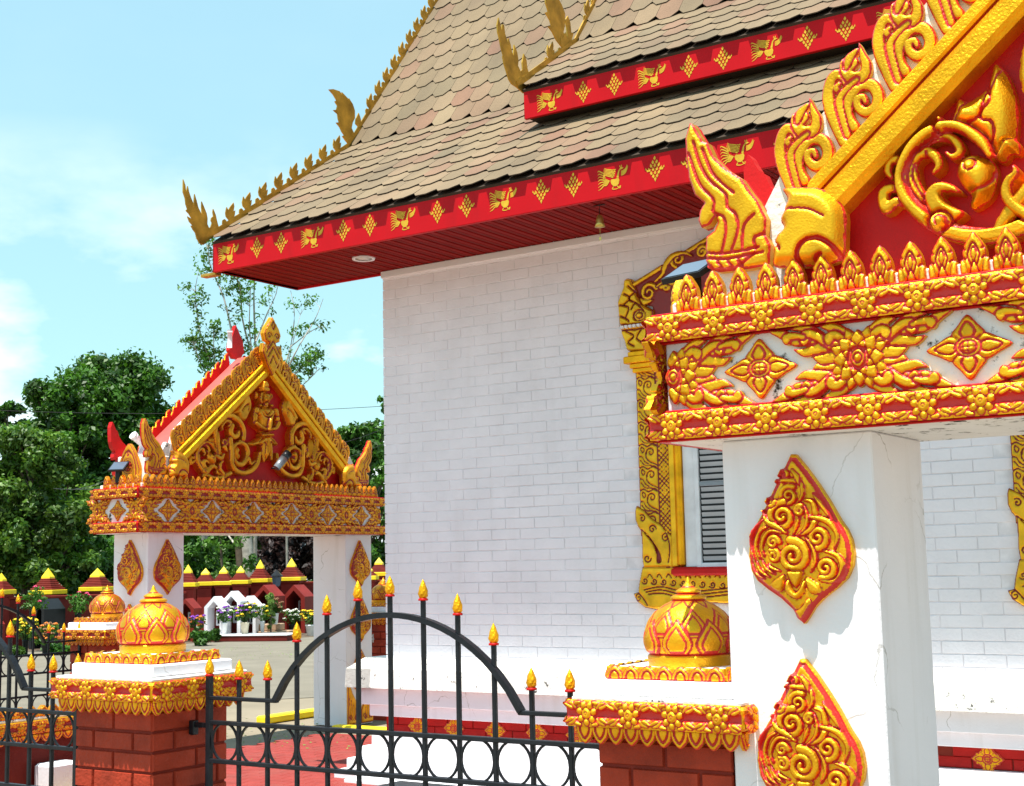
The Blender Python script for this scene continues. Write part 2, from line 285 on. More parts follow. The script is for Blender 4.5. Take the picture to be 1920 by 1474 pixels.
def xf(S, sx=1, sy=1, ox=0, oy=0, rot=0):
    o = []; c, s_ = math.cos(math.radians(rot)), math.sin(math.radians(rot)); M = np.array([[c*sx, -s_*sy], [s_*sx, c*sy]]); k = math.sqrt(abs(sx*sy))
    for q in S:
        if q[0] in 'sg': o.append((q[0], q[1]@M.T+[ox, oy], q[2]*k)+tuple(q[3:]))
        elif q[0] == 'p': o.append(('p', q[1]@M.T+[ox, oy], q[2]*k)+tuple(q[3:]))
        else:
            cc = M@np.array([q[1], q[2]])+[ox, oy]; a = math.copysign(1, sx*sy)*q[5]+math.radians(rot)
            if sx < 0 : a = math.radians(rot)-q[5]
            o.append(('e', cc[0], cc[1], q[3]*abs(sx), q[4]*abs(sy), a, q[6]))
    return o
def seg_dist(X, Y, Q, W=None):
    """normalised (or plain) distance to a polyline"""
    best = np.full(X.shape, 1e9); wb = np.ones(X.shape)
    for i in range(len(Q)-1):
        ax, ay = Q[i]; bx, by = Q[i+1]; dx, dy = bx-ax, by-ay; l = dx*dx+dy*dy+1e-12
        t = np.clip(((X-ax)*dx+(Y-ay)*dy)/l, 0, 1); d = np.hypot(X-ax-t*dx, Y-ay-t*dy)
        if W is None: best = np.minimum(best, d)
        else:
            ww = W[i]+(W[i+1]-W[i])*t; q = d-ww; m_ = q < best; best = np.where(m_, q, best); wb = np.where(m_, ww, wb)
    return best if W is None else (best, wb)
def inside(X, Y, P):
    c = np.zeros(X.shape, bool)
    for i in range(len(P)):
        x0, y0 = P[i-1]; x1, y1 = P[i]
        if y0 == y1: continue
        c ^= ((y0 > Y) != (y1 > Y)) & (X < (x1-x0)*(Y-y0)/(y1-y0)+x0)
    return c
def relief(name, S, depth=.03, res=.01, mtl='gold_red_paint', back=0., redw=.0052, skirt=True, base=.0, clip=None):
    """S shapes -> mesh. depth = height scale; base = extra slab thickness under everything"""
    lo = np.array([1e9, 1e9]); hi = -lo
    for q in S:
        if q[0] in 'sg': lo = np.minimum(lo, (q[1]-q[2][:, None]).min(0)) if q[0] == 's' else lo; hi = np.maximum(hi, (q[1]+q[2][:, None]).max(0)) if q[0] == 's' else hi
        elif q[0] == 'p': lo = np.minimum(lo, q[1].min(0)); hi = np.maximum(hi, q[1].max(0))
        else: r = max(q[3], q[4]); lo = np.minimum(lo, [q[1]-r, q[2]-r]); hi = np.maximum(hi, [q[1]+r, q[2]+r])
    lo = lo-res*1.2; hi = hi+res*1.2; nx = int((hi[0]-lo[0])/res)+2; ny = int((hi[1]-lo[1])/res)+2
    xs = lo[0]+np.arange(nx)*res; ys = lo[1]+np.arange(ny)*res; X, Y = np.meshgrid(xs, ys, indexing='ij')
    F = np.full(X.shape, -1e3); h = np.zeros(X.shape); pt = np.ones(X.shape)
    for q in S:
        if q[0] == 's':
            m_ = q[2].max(); bx = (xs > q[1][:, 0].min()-m_-2*res) & (xs < q[1][:, 0].max()+m_+2*res); by = (ys > q[1][:, 1].min()-m_-2*res) & (ys < q[1][:, 1].max()+m_+2*res)
            ix = np.ix_(bx, by); d, ww = seg_dist(X[ix], Y[ix], q[1], q[2]); f = -d; t = np.clip(1+d/np.maximum(ww, 1e-6), 0, 1.2)
            hh = q[3]*(.56+.44*np.clip((1-np.minimum(t, 1))/.38, 0, 1)**.7); rd = np.clip((t-(1-redw*1.5))/.12, 0, 1)
            rd = (f < redw).astype(float); ring = (np.abs(f) < redw) & (f <= 0) & (h[ix] > 0); h[ix] = np.where(ring, h[ix]*.8, h[ix]); pt[ix] = np.where(ring, 1., pt[ix])
        elif q[0] == 'p':
            bx = (xs > q[1][:, 0].min()-2*res) & (xs < q[1][:, 0].max()+2*res); by = (ys > q[1][:, 1].min()-2*res) & (ys < q[1][:, 1].max()+2*res); ix = np.ix_(bx, by)
            Q = np.vstack([q[1], q[1][:1]]); d = seg_dist(X[ix], Y[ix], Q); ins = inside(X[ix], Y[ix], q[1]); f = np.where(ins, d, -d)
            hh = q[3]*(.35+.65*np.sin(np.clip(f/q[2], 0, 1)*math.pi/2)); rd = np.full(d.shape, float(q[4]))
            if q[5] > 0: rd = np.where(f < q[5], 1., rd)
        elif q[0] == 'e':
            r = max(q[3], q[4]); bx = (xs > q[1]-r-2*res) & (xs < q[1]+r+2*res); by = (ys > q[2]-r-2*res) & (ys < q[2]+r+2*res); ix = np.ix_(bx, by)
            c, s_ = math.cos(q[5]), math.sin(q[5]); xx = (X[ix]-q[1])*c+(Y[ix]-q[2])*s_; yy = -(X[ix]-q[1])*s_+(Y[ix]-q[2])*c
            t = np.hypot(xx/q[3], yy/q[4]); f = (1-t)*min(q[3], q[4]); hh = q[6]*(.35+.65*np.sqrt(np.clip(1-t*t, 0, 1))); rd = (f < redw*.8).astype(float); ring = (f <= 0) & (f > -redw) & (h[ix] > 0); h[ix] = np.where(ring, h[ix]*.75, h[ix]); pt[ix] = np.where(ring, 1., pt[ix])
        else:
            m_ = q[2].max(); bx = (xs > q[1][:, 0].min()-m_-2*res) & (xs < q[1][:, 0].max()+m_+2*res); by = (ys > q[1][:, 1].min()-m_-2*res) & (ys < q[1][:, 1].max()+m_+2*res); ix = np.ix_(bx, by)
            if not bx.any() or not by.any(): continue
            d = seg_dist(X[ix], Y[ix], q[1])/q[2][0]; t = np.clip(1-d, 0, 1)
            h[ix] -= q[3]*np.sqrt(t)*np.minimum(1, h[ix]*2); pt[ix] = np.where(t > .05, np.where(pt[ix] > 1.5, pt[ix], q[4]), pt[ix]); continue
        win = (f > 0); h[ix] = np.where(win, hh, h[ix]); pt[ix] = np.where(win, rd, pt[ix]); F[ix] = np.maximum(F[ix], f)
    if clip is not None:
        Q = np.vstack([clip, clip[:1]]); dc = seg_dist(X, Y, Q); F = np.minimum(F, np.where(inside(X, Y, clip), dc, -dc))
    M_ = (F > 0).astype(float)
    def blur(a, kk=.35):
        a = a*M_; w_ = M_.copy()
        for ax in (0, 1):
            a = a+kk*(np.roll(a, 1, ax)+np.roll(a, -1, ax)); w_ = w_+kk*(np.roll(w_, 1, ax)+np.roll(w_, -1, ax))
        return np.where(w_ > 0, a/np.maximum(w_, 1e-6), 0)
    h = np.where(F > 0, blur(h), h); pt = np.where(F > 0, blur(pt, .25), pt)
    h = np.maximum(h, .06)*depth+base
    V = []; A = []; idx = np.full(X.shape, -1, int); ins = F > 0
    ii, jj = np.nonzero(ins); idx[ii, jj] = np.arange(len(ii)); V = list(zip(X[ii, jj].tolist(), (-h[ii, jj]).tolist(), Y[ii, jj].tolist())); A = pt[ii, jj].tolist()
    full = ins[:-1, :-1] & ins[1:, :-1] & ins[1:, 1:] & ins[:-1, 1:]; fi, fj = np.nonzero(full)
    Fc = np.stack([idx[fi, fj], idx[fi+1, fj], idx[fi+1, fj+1], idx[fi, fj+1]], 1).tolist(); sm = [True]*len(Fc)
    part = (ins[:-1, :-1] | ins[1:, :-1] | ins[1:, 1:] | ins[:-1, 1:]) & ~full; pi, pj = np.nonzero(part); cut = {}
    def cutv(a, b):
        k = (min(a, b), max(a, b))
        if k not in cut:
            (i0, j0), (i1, j1) = (a, b) if ins[a] else (b, a); t = F[i0, j0]/(F[i0, j0]-max(F[i1, j1], -res*1.5)); t = min(max(t, .02), .98)
            V.append((float(X[i0, j0]+(X[i1, j1]-X[i0, j0])*t), float(-h[i0, j0]*.92), float(Y[i0, j0]+(Y[i1, j1]-Y[i0, j0])*t))); A.append(float(pt[i0, j0])); cut[k] = len(V)-1
        return cut[k]
    SK = []
    for i, j in zip(pi.tolist(), pj.tolist()):
        cs = [(i, j), (i+1, j), (i+1, j+1), (i, j+1)]; poly = []; typ = []
        for k in range(4):
            a, b = cs[k], cs[(k+1) % 4]
            if ins[a]: poly.append(int(idx[a])); typ.append(0)
            if ins[a] != ins[b]: poly.append(cutv(a, b)); typ.append(1)
        if len(poly) >= 3: Fc.append(poly); sm.append(True)
        n = len(poly)
        for k in range(n):
            if typ[k] and typ[(k+1) % n]: SK.append((poly[k], poly[(k+1) % n]))
    if skirt:
        bk = {}
        def bv(a):
            if a not in bk: V.append((V[a][0], back, V[a][2])); A.append(A[a] if A[a] > 1.5 else 0.); bk[a] = len(V)-1
            return bk[a]
        dup = {}
        def tv(a):
            if a not in dup: V.append(V[a]); A.append(A[a] if A[a] > 1.5 else .25*A[a]); dup[a] = len(V)-1
            return dup[a]
        for a, b in SK: Fc.append([tv(b), tv(a), bv(a), bv(b)]); sm.append(False)
    me = bpy.data.meshes.new(name); me.from_pydata(V, [], Fc); me.materials.append(MT[mtl]); me.polygons.foreach_set('use_smooth', sm)
    at = me.attributes.new('paint', 'FLOAT', 'POINT'); at.data.foreach_set('value', np.array(A, dtype=np.float32)); me.update(); return me
def outl(P, n=4): return crv(P, n, True)
#INCLUDE
# ================================================================ ground
def sheet(name, poly, z, m, kind='structure'):
    mb = MB(); mb.add([(x, y, z) for x, y in poly], [tuple(range(len(poly)))]); return tag(mb.build(name, m), kind=kind)
sheet('ground', [(-600, -200), (200, -200), (200, 600), (-600, 600)], -.012, 'concrete')
sheet('road', [(-20, 12), (-4, 32), (-60, 90), (-90, 60)], -.004, 'asphalt')
pv = sheet('red_paving', [(-12.12, 5.9), (-7.6, 5.9), (-7.6, 13.95), (-12.05, 13.55)], 0, 'paver_joint')
mb = MB(); mb.bbox((0, 0, 0), (.29, .14, .012), .004); pm = mb.mesh('paver', 'paver_red'); cand = []
for j in range(int(8.0/.15)):
    for i in range(int(5.5/.3)+2):
        x = -12.08+i*.3+(.15 if j % 2 else 0); y = 7.6+j*.15
        if x > -6.6 or y > 13.5: continue
        cand.append((x, y))
def inview(p, mx=1960, my=1500, lo=-40):
    d = Vector(p)-Vector((0, 0, 2.05)); z = d.dot(fw)
    if z < .5: return None
    a = 960+2600*d.dot(R_)/z; b = 737-2600*d.dot(U_)/z
    return (a, b, z) if lo < a < mx and lo < b < my else None
vis = [c for c in cand if (q := inview((c[0], c[1], 0))) and 420 < q[0] < 730]
vis.sort(key=lambda c: c[0]**2+c[1]**2); top = set(vis[:300])
for c in vis[:300]: link('paver', pm, pv, (c[0], c[1], .001))
mb = MB()
for c in cand:
    if c not in top: mb.bbox((c[0], c[1], .001), (c[0]+.29, c[1]+.14, .013), .004)
tag(mb.build('paver_field', 'paver_red', pv), kind='stuff')
mb = MB(); mb.bbox((-13.75, 14.1, 0), (-13.55, 18, .10), .02); mb.build('yellow_kerb_strip', 'yellow_paint'); tag(C.objects[-1], kind='structure')
mb = MB(); mb.bbox((-12.25, 13.95, 0), (-10.6, 14.1, .06), .015); mb.build('yellow_kerb_end', 'yellow_paint'); tag(C.objects[-1], kind='structure')
# stray leaves on the paving edge
mb = MB()
for k in range(420):
    px_, py_ = random.choice([(-12.3, 13.2), (-28, 27), (-24, 26), (-12.5, 12.6)]); s = random.uniform(.02, .05)
    x = px_+random.gauss(0, 1.0); y = py_+random.gauss(0, 1.2); a = random.random()*6.28
    mb.add([(x, y, .02), (x+s*math.cos(a), y+s*math.sin(a), .03), (x+s*1.3*math.cos(a+.7), y+s*1.3*math.sin(a+.7), .02)], [(0, 1, 2)])
tag(mb.build('fallen_leaves', 'leaf_pale'), kind='stuff')
# ================================================================ temple
XW, YW, ZS, XE, YF = -9.045, 11.15, 5.155, -10.33, 9.97
T = empty('temple', (-4, 11.15, 0), label='white brick temple with shingled two-tier roof, red fascia and gold window frames', cat='temple')
T0 = T.location.copy()
def tp(me_or_mb, name, m=None, **k):
    o = me_or_mb.build(name, m, T) if isinstance(me_or_mb, MB) else link(name, me_or_mb, T)
    o.location = Vector(k.get('loc', (0, 0, 0)))-T0; return o
WR = 2.5
mb = MB(); mb.box((XW+.01, YW+.012, .5), (WR, YW+6, ZS+.35)); wall = tp(mb, 'wall', 'white_mortar_paint')
# bricks: course .1016, length .305
def brick_mesh(name, l, h, m, d=.005, e=.004):
    mb = MB(); y0 = -d; V = [(0, 0, 0), (l, 0, 0), (l, 0, h), (0, 0, h), (e, y0, e), (l-e, y0, e), (l-e, y0, h-e), (e, y0, h-e)]
    mb.add(V, [(4, 5, 6, 7), (0, 1, 5, 4), (1, 2, 6, 5), (2, 3, 7, 6), (3, 0, 4, 7)]); return mb.mesh(name, m)
BL, BH, GP = .332, .1016, .005
wbm = {}
def wb(l):
    k = round(l, 3)
    if k not in wbm: wbm[k] = brick_mesh('brick', k, BH-GP, 'white_brick_paint')
    return wbm[k]
bl = []; WIN = [(-6.10, -4.55, 1.7, 4.4), (-2.83, -1.3, 1.7, 4.4)]
nz_ = int((ZS-1.12)/BH)+1
for j in range(nz_):
    z = 1.095+j*BH; x = XW-.004; first = True
    while x < WR:
        l = BL-GP if not (first and j % 2) else BL/2-GP; first = False
        if not any(a < x+l/2 < b and c < z < d for a, b, c, d in WIN): bl.append((x, z, l))
        x += l+GP
def vis_brick(b):
    q = inview((b[0]+b[2]/2, YW, b[1]))
    if not q: return False
    return 724 < q[0] < 1215 or 1738 < q[0]
vb = [b for b in bl if vis_brick(b)]; vb.sort(key=lambda b: inview((b[0], YW, b[1]))[2]); tops = vb[:300]; ts = set(tops)
for b in tops: link('brick', wb(b[2]), wall, (b[0], YW+.012-random.random()*.002, b[1])) 
mb = MB()
for x, z, l in bl:
    if (x, z, l) in ts: continue
    y0 = YW+.007-random.random()*.002; e = .004; h = BH-GP; j_ = random.uniform(-.001, .001)
    mb.add([(x, YW+.012, z), (x+l, YW+.012, z), (x+l, YW+.012, z+h), (x, YW+.012, z+h), (x+e, y0, z+e+j_), (x+l-e, y0, z+e-j_), (x+l-e, y0, z+h-e), (x+e, y0, z+h-e)],
           [(4, 5, 6, 7), (0, 1, 5, 4), (1, 2, 6, 5), (2, 3, 7, 6), (3, 0, 4, 7)])
# quoin ends on the left return of the wall
for j in range(nz_):
    z = 1.095+j*BH; mb.box((XW-.006-random.random()*.004, YW+.004, z+.004), (XW+.02, YW+.30, z+BH-GP))
bs_ = mb.build('brick_courses', 'white_brick_paint', wall); tag(bs_, kind='stuff')
mb = MB(); mb.bbox((XW-.01, YW-.03, ZS-.075), (WR, YW+.02, ZS-.004), .006); tp(mb, 'frieze_board', 'white_paint')
# sill ledge and corbelled mouldings
mb = MB(); mb.prism([(YW+.01, 1.16), (YW-.28, 1.07), (YW-.30, .885), (YW+.01, .885)], XW-.30, WR, 'x'); mb.prism([(YW+.01, 1.16), (YW-.28, 1.07), (YW-.30, .885), (YW+4, .885), (YW+4, 1.16)], XW-.301, XW+.02, 'x'); tp(mb, 'sill_ledge', 'weathered_white')
mb = MB(); mb.bbox((XW-.20, YW-.22, .715), (WR, YW+5, .884), .006); tp(mb, 'upper_moulding', 'white_stucco')
mb = MB(); mb.bbox((XW-.10, YW-.16, .60), (WR, YW+5, .714), .006); tp(mb, 'lower_moulding', 'white_stucco')
mb = MB(); mb.box((XW+.06, YW-.08, .43), (WR, YW+5, .60)); band = tp(mb, 'red_band', 'red_mortar')
rb = {}
for j in range(2):
    x = XW+.06-(.15 if j else 0)
    while x < WR-.2:
        a = max(x, XW+.06); l = round(x+.305-a, 3)
        if l not in rb: rb[l] = brick_mesh('brick', l-.009, .082, 'red_band_brick', .010)
        q = inview((a, YW, .5))
        if q and (q[0] < 1150 or q[0] > 1740): link('brick', rb[l], band, (a, YW-.08, .436+j*.083))
        x += .305
for k, (o_, z0, z1) in enumerate([(.07, .31, .428), (.17, .20, .308), (.27, .09, .198), (.37, -.02, .088)]):
    mb = MB(); mb.bbox((XW-o_+.02, YW-.14-o_*.75, z0), (WR, YW+5, z1), .007); tp(mb, 'footing_step', 'white_paint')
mb = MB(); mb.bbox((XW-.05, YW-.62, -.02), (WR, YW+.1, .045), .01); tp(mb, 'plinth', 'white_paint')
# small square flower tiles on the red band
def petal4(r, H=1.):
    S = []
    for a in (0, 90, 180, 270):
        P = outl([(0, .10*r), (.28*r, .22*r), (.40*r, .42*r), (.22*r, .70*r), (0, 1.0*r), (-.22*r, .70*r), (-.40*r, .42*r), (-.28*r, .22*r)], 3)
        S += xf([pg(P, .12*r, .8*H, 0, .035*r)], rot=a)
        S += xf([gr([(-.14*r, .34*r), (-.17*r, .5*r), (0, .78*r), (.17*r, .5*r), (.14*r, .34*r)], .035*r, .45)], rot=a)
    S += [el(0, 0, .30*r, .30*r, 0, 1.0*H), gr([(.2*r*math.cos(t), .2*r*math.sin(t)) for t in np.linspace(0, 6.283, 16)], .03*r, .4, 1, False)]
    for q in (-.1, 0, .1): S += [gr([(q*r, -.17*r), (q*r, .17*r)], .012*r, .3), gr([(-.17*r, q*r), (.17*r, q*r)], .012*r, .3)]
    return S
def tile_flower():
    r = .13; P = []
    for k in range(4):
        a = k*90
        for dx, dy in ((0, 1), (.22, .72), (.32, .70), (.36, .52), (.52, .36), (.70, .32), (.72, .22)):
            c, s_ = math.cos(math.radians(-a)), math.sin(math.radians(-a)); P.append((r*(dx*c-dy*s_), r*(dx*s_+dy*c)))
    return relief('flower_tile', [pg(P, .02, .7, 0, .006)]+petal4(.12), .02, .0042, 'gold_red_paint_clean')
ftm = tile_flower()
for x in [(-8.582,0.597),(-8.140,0.607)]+[(-7.655,0.611),(-7.185,0.597),(-6.750,0.601),(-3.073,0.580)]:
    o = link('flower_tile', ftm, band, (x[0], YW-.092, .512))
# ---- window: gilded carved surround, frame, blind
def window(dx, first):
    y = YW-.012
    wn = tp(MB().box((-5.47+dx, y-.008, 2.02), (-4.58+dx, y+.02, 3.96)), 'window', 'black_plastic')
    def sub(mb, n, m, **k):
        o = mb.build(n, m, wn) if isinstance(mb, MB) else link(n, mb, wn); return o
    sub(MB().box((-5.61+dx, y-.02, 2.02), (-5.50+dx, y+.02, 3.96)).box((-4.55+dx, y-.02, 2.02), (-4.44+dx, y+.02, 3.96)), 'reveal', 'white_vinyl')
    sub(MB().bbox((-5.50+dx, y-.035, 2.0), (-5.455+dx, y+.02, 3.95), .004).bbox((-4.60+dx, y-.035, 2.0), (-4.55+dx, y+.02, 3.95), .004).bbox((-5.455+dx, y-.035, 2.0), (-4.6+dx, y+.02, 2.05), .004), 'frame', 'white_vinyl')
    sub(MB().bbox((-5.455+dx, y-.028, 2.72), (-4.6+dx, y-.01, 2.76), .004), 'meeting_rail', 'grey_metal')
    for k in range(34):
        z = 2.07+k*.055
        sub(MB().add([(-5.44+dx, y-.014, z), (-4.62+dx, y-.014, z), (-4.62+dx, y-.024, z+.036), (-5.44+dx, y-.024, z+.036)], [(0, 1, 2, 3)]), 'blind_slat', 'grey_siding')
    sub(MB().bbox((-5.675+dx, y-.07, 2.02), (-5.615+dx, y+.02, 3.9), .02), 'gold_bar', 'gold_paint'); sub(MB().bbox((-4.44+dx, y-.07, 2.02), (-4.38+dx, y+.02, 3.9), .02), 'gold_bar', 'gold_paint')
    sub(MB().bbox((-5.74+dx, y-.05, 2.02), (-5.676+dx, y+.02, 3.9), .01).bbox((-4.38+dx, y-.05, 2.02), (-4.3+dx, y+.02, 3.9), .01), 'inner_moulding', 'window_gold_paint')
    sub(MB().bbox((-5.74+dx, y-.09, 1.94), (-4.3+dx, y+.02, 2.015), .02), 'window_sill', 'red_paint')
    return wn
def win_ornaments():
    M = {}; x0 = -6.055; J = []
    J.append(pg([(x0, 2.3), (-5.742, 2.3), (-5.742, 3.88), (x0+.0, 3.88)], .01, .55, 0, .006))
    J.append(gr([(-5.862, 2.3), (-5.862, 3.88)], .005, .5, 1, False))
    p = .205
    for k in range(8):
        z = 2.42+k*p
        J += [gs(-5.932, z+.02, .045, 1.3, 200, -1, .0055), gr([(-5.975, z+.03), (-5.98, z-.02), (-5.95, z-.06), (-5.90, z-.085), (-5.866, z-.10)], .0055),
              gr([(x0+.005, z+.08), (x0+.04, z+.10), (x0+.085, z+.075), (-5.94, z+.082), (-5.90, z+.10), (-5.866, z+.07)], .0055),
              gr([(x0+.03, z+.075), (x0+.025, z+.045), (x0+.045, z+.02), (x0+.06, z+.05), (x0+.03, z+.075)], .005),
              gr([(x0, z-.01), (x0+.035, z-.02), (x0+.06, z-.06), (x0+.1, z-.085)], .005), gr([(x0+.02, z-.05), (x0+.06, z-.095), (x0+.12, z-.10), (-5.885, z-.125)], .005)]
    for k in range(-3, 44):
        z = 2.25+k*.042
        J += [gr([(-5.858, z), (-5.746, z+.112)], .0035, .5, 1, False), gr([(-5.858, z+.112), (-5.746, z)], .0035, .5, 1, False)]
    M['carved_jamb'] = relief('carved_jamb', J, .045, .0062, 'window_gold_paint')
    # lower leaf + foot
    Z4 = [(-6.091,2.577),(-6.103,2.538),(-6.104,2.448),(-6.081,2.387),(-6.042,2.340),(-6.043,2.258),(-6.047,2.108),(-6.035,2.011),(-5.733,2.006),(-5.722,2.293),(-5.795,2.340),(-5.843,2.401),(-5.942,2.464),(-6.007,2.534)]
    Fo = [(-6.046,2.026),(-6.084,1.883),(-6.099,1.799),(-6.148,1.788),(-6.118,1.721),(-6.033,1.663),(-5.925,1.644),(-5.710,1.663),(-5.499,1.709),(-5.243,1.694),(-4.922,1.707),(-4.908,2.006)]
    S = [pg(Z4, .02, .8, 0, .007), pg(Fo, .02, .9, 0, .007)]
    S += [gs(-6.03, 2.46, .035, 1.2, 120, -1, .006), gs(-5.93, 2.36, .04, 1.3, 0, 1, .006), gs(-5.80, 2.28, .04, 1.2, 90, 1, .006)]
    for k in range(5): S.append(gr([(-6.04+.028*k, 2.36-.03*k), (-5.95+.02*k, 2.27-.03*k), (-5.90+.012*k, 2.16-.02*k), (-5.89+.006*k, 2.06)], .0055))
    S += [gr([(-5.80, 2.35), (-5.76, 2.2), (-5.78, 2.06)], .006), gs(-5.99, 2.10, .04, 1.2, 0, -1, .006)]
    for k in range(9):
        x = -6.02+k*.095; S.append(gs(x, 1.90-.006*k, .032, 1.25, 200, 1, .006)); S.append(gr([(x+.03, 1.93), (x+.05, 1.96), (x+.08, 1.92)], .005))
    for k in range(3): S.append(gr([(-6.03+.02*k, 1.82-.02*k), (-5.85, 1.845-.028*k), (-5.6, 1.80-.028*k), (-5.2, 1.83-.028*k)], .006))
    S += [gs(-6.09, 1.75, .035, 1.2, 90, 1, .006), gr([(-6.15, 1.79), (-6.10, 1.80), (-6.04, 1.74), (-6.0, 1.68)], .006)]
    M['carved_foot'] = relief('carved_foot', S, .055, .0062, 'window_gold_paint')
    # capital and mask head
    y_ = -6.09
    H = [(-6.105,4.681),(-6.054,4.665),(-6.031,4.593),(-5.997,4.506),(-5.961,4.419),(-5.901,4.384),(-5.842,4.350),(-5.848,4.187),(-5.801,4.119),(-5.804,4.020),(-5.856,3.972),(-6.089,3.985),(-6.129,4.014),(-6.147,4.093),(-6.176,4.161),(-6.193,4.250),(-6.202,4.366),(-6.206,4.468),(-6.182,4.520),(-6.141,4.598),(-6.135,4.662)]
    S = [pg(H, .02, .9, 0, .006)]
    q = lambda *P: [(-6.223+(a-60)/5.46*.0108/1.18, 4.466-(b-760)/5.46*.00485) for a, b in P]
    def qq(a, b): return (-6.223+(a-60)/5.46*.00833, 4.40-(b-800)/5.46*.00465)
    e = qq(222, 900)
    S += [('e', e[0], e[1], .062, .05, 0, 1.0), gr([(e[0]+.035*math.cos(t), e[1]+.03*math.sin(t)) for t in np.linspace(0, 6.3, 12)], .006, .3, 1, False)]
    for P in ([(150, 560), (190, 640), (150, 700), (200, 760)], [(120, 640), (160, 700), (110, 770)], [(90, 760), (150, 800), (130, 900)], [(200, 640), (250, 760), (300, 840)], [(90, 880), (140, 930), (150, 960)],
              [(80, 975), (190, 990), (300, 975), (420, 985)], [(90, 1040), (200, 1050), (300, 1035), (420, 1030)], [(130, 1060), (180, 1120), (140, 1180), (180, 1230)], [(230, 1060), (200, 1150), (260, 1220)],
              [(280, 1100), (440, 1100)], [(280, 1140), (440, 1145)], [(280, 1180), (440, 1190)], [(280, 1220), (440, 1225)], [(320, 1090), (320, 1180)], [(370, 1090), (370, 1180)], [(170, 820), (200, 760), (250, 850)]):
        S.append(gr([qq(*p_) for p_ in P], .0065))
    M['mask_head'] = relief('mask_head', S, .08, .0062, 'window_gold_paint')
    # teeth
    mb = MB()
    for k in range(7):
        c = qq(112+k*28, 1015); mb.prism([(c[0]-.015, c[1]+.013), (c[0]+.015, c[1]+.013), (c[0]+.012, c[1]-.008), (c[0], c[1]-.016), (c[0]-.012, c[1]-.008)], -.085, -.05, 'y')
    M['teeth'] = mb.mesh('teeth', 'white_paint')
    mb = MB(); mb.bbox((-6.14, -.10, 3.875), (-5.66, .02, 3.94), .006).bbox((-6.105, -.075, 3.94), (-5.66, .02, 3.985), .006).bbox((-6.09, -.075, 3.83), (-5.66, .02, 3.874), .006).bbox((-6.07, -.06, 3.79), (-5.66, .02, 3.829), .006)
    M['capital'] = mb.mesh('capital', 'gold_paint')
    # pediment with swirls
    Pd = [(-6.046,4.609),(-5.286,4.925),(-4.765,5.152),(-4.812,4.164),(-5.844,4.287),(-5.861,4.388),(-5.971,4.429)]
    S = [pg(Pd, .01, .35, 1, 0), st([Pd[0], Pd[1], Pd[2]], .022, .9, 1, False)]
    def pp(a, b): return (-6.059+(a-215)/5.46*.00556, 4.60-(b-575)/5.46*.0042)
    for cx, cy, r, a0, sg in ((385, 680, .085, 20, 1), (560, 640, .05, 180, -1), (690, 330, .075, 250, -1), (930, 290, .06, 0, 1), (1100, 420, .09, 90, 1)):
        c = pp(cx, cy); S.append(sp(c[0], c[1], r, 1.5, a0, sg, .022, .9))
    for P in ([(450, 560), (530, 480), (560, 380), (640, 280), (760, 270), (830, 330)], [(470, 620), (560, 560), (620, 600), (740, 650), (850, 640)], [(520, 560), (640, 520), (760, 560), (900, 560)], [(300, 740), (340, 790), (420, 780)]):
        S.append(st([pp(*p_) for p_ in P], [.012, .03, .008], .85))
    M['pediment_panel'] = relief('pediment_panel', S, .05, .0075, 'window_gold_paint')
    return M
WM = win_ornaments()
for k, dx in enumerate((0, 3.29)):
    wn = window(dx, k == 0)
    for n, me in WM.items():
        o = link(n, me, wn, (dx, YW-.012 if n != 'teeth' else YW-.03, 0))
    # mirrored right jamb
    for n in ('carved_jamb', 'carved_foot', 'mask_head', 'capital'):
        if k == 0:
            o = link(n, WM[n], wn, (dx-10.05, YW-.012, 0), sc=(-1, 1, 1))
# ---- soffit
n_ = int((WR-XE)/.13)
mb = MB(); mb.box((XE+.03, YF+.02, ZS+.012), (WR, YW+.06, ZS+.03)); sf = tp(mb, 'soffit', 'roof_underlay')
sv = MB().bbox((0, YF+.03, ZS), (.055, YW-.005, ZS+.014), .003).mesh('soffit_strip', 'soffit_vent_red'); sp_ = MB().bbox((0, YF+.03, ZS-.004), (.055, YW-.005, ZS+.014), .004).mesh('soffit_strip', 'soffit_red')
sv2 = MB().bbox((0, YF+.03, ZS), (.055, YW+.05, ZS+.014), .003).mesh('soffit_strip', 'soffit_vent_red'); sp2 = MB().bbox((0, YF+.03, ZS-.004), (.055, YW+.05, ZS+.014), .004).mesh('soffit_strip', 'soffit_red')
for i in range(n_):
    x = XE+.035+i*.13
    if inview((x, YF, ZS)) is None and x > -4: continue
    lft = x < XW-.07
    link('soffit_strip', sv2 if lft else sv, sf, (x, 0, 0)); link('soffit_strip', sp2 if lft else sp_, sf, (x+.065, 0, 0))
mb = MB(); mb.bbox((XE, YF-.012, ZS-.03), (WR, YF+.03, ZS+.268), .004); fas = tp(mb, 'fascia', 'fascia_red')
mb = MB(); mb.bbox((XE-.002, YF+.031, ZS-.02), (XE+.03, YW+.08, ZS+.02), .004); mb.bbox((XE+.031, YW+.055, ZS-.02), (XW-.015, YW+.085, ZS+.02), .004); tp(mb, 'eave_trim', 'fascia_red')
mb = MB(); mb.prism([(YF, ZS+.24), (YF, ZS-.02), (YW+.08, ZS-.02), (YW+.08, ZS+.24+.69*1.1)], XE+.001, XE+.03, 'x'); tp(mb, 'rake_board', 'fascia_red')
mb = MB(); mb.bbox((XE-.22, YF+.03, ZS-.045), (XE-.004, YF+.12, ZS-.015), .004); tp(mb, 'drip_bracket', 'crest_gold_metal')
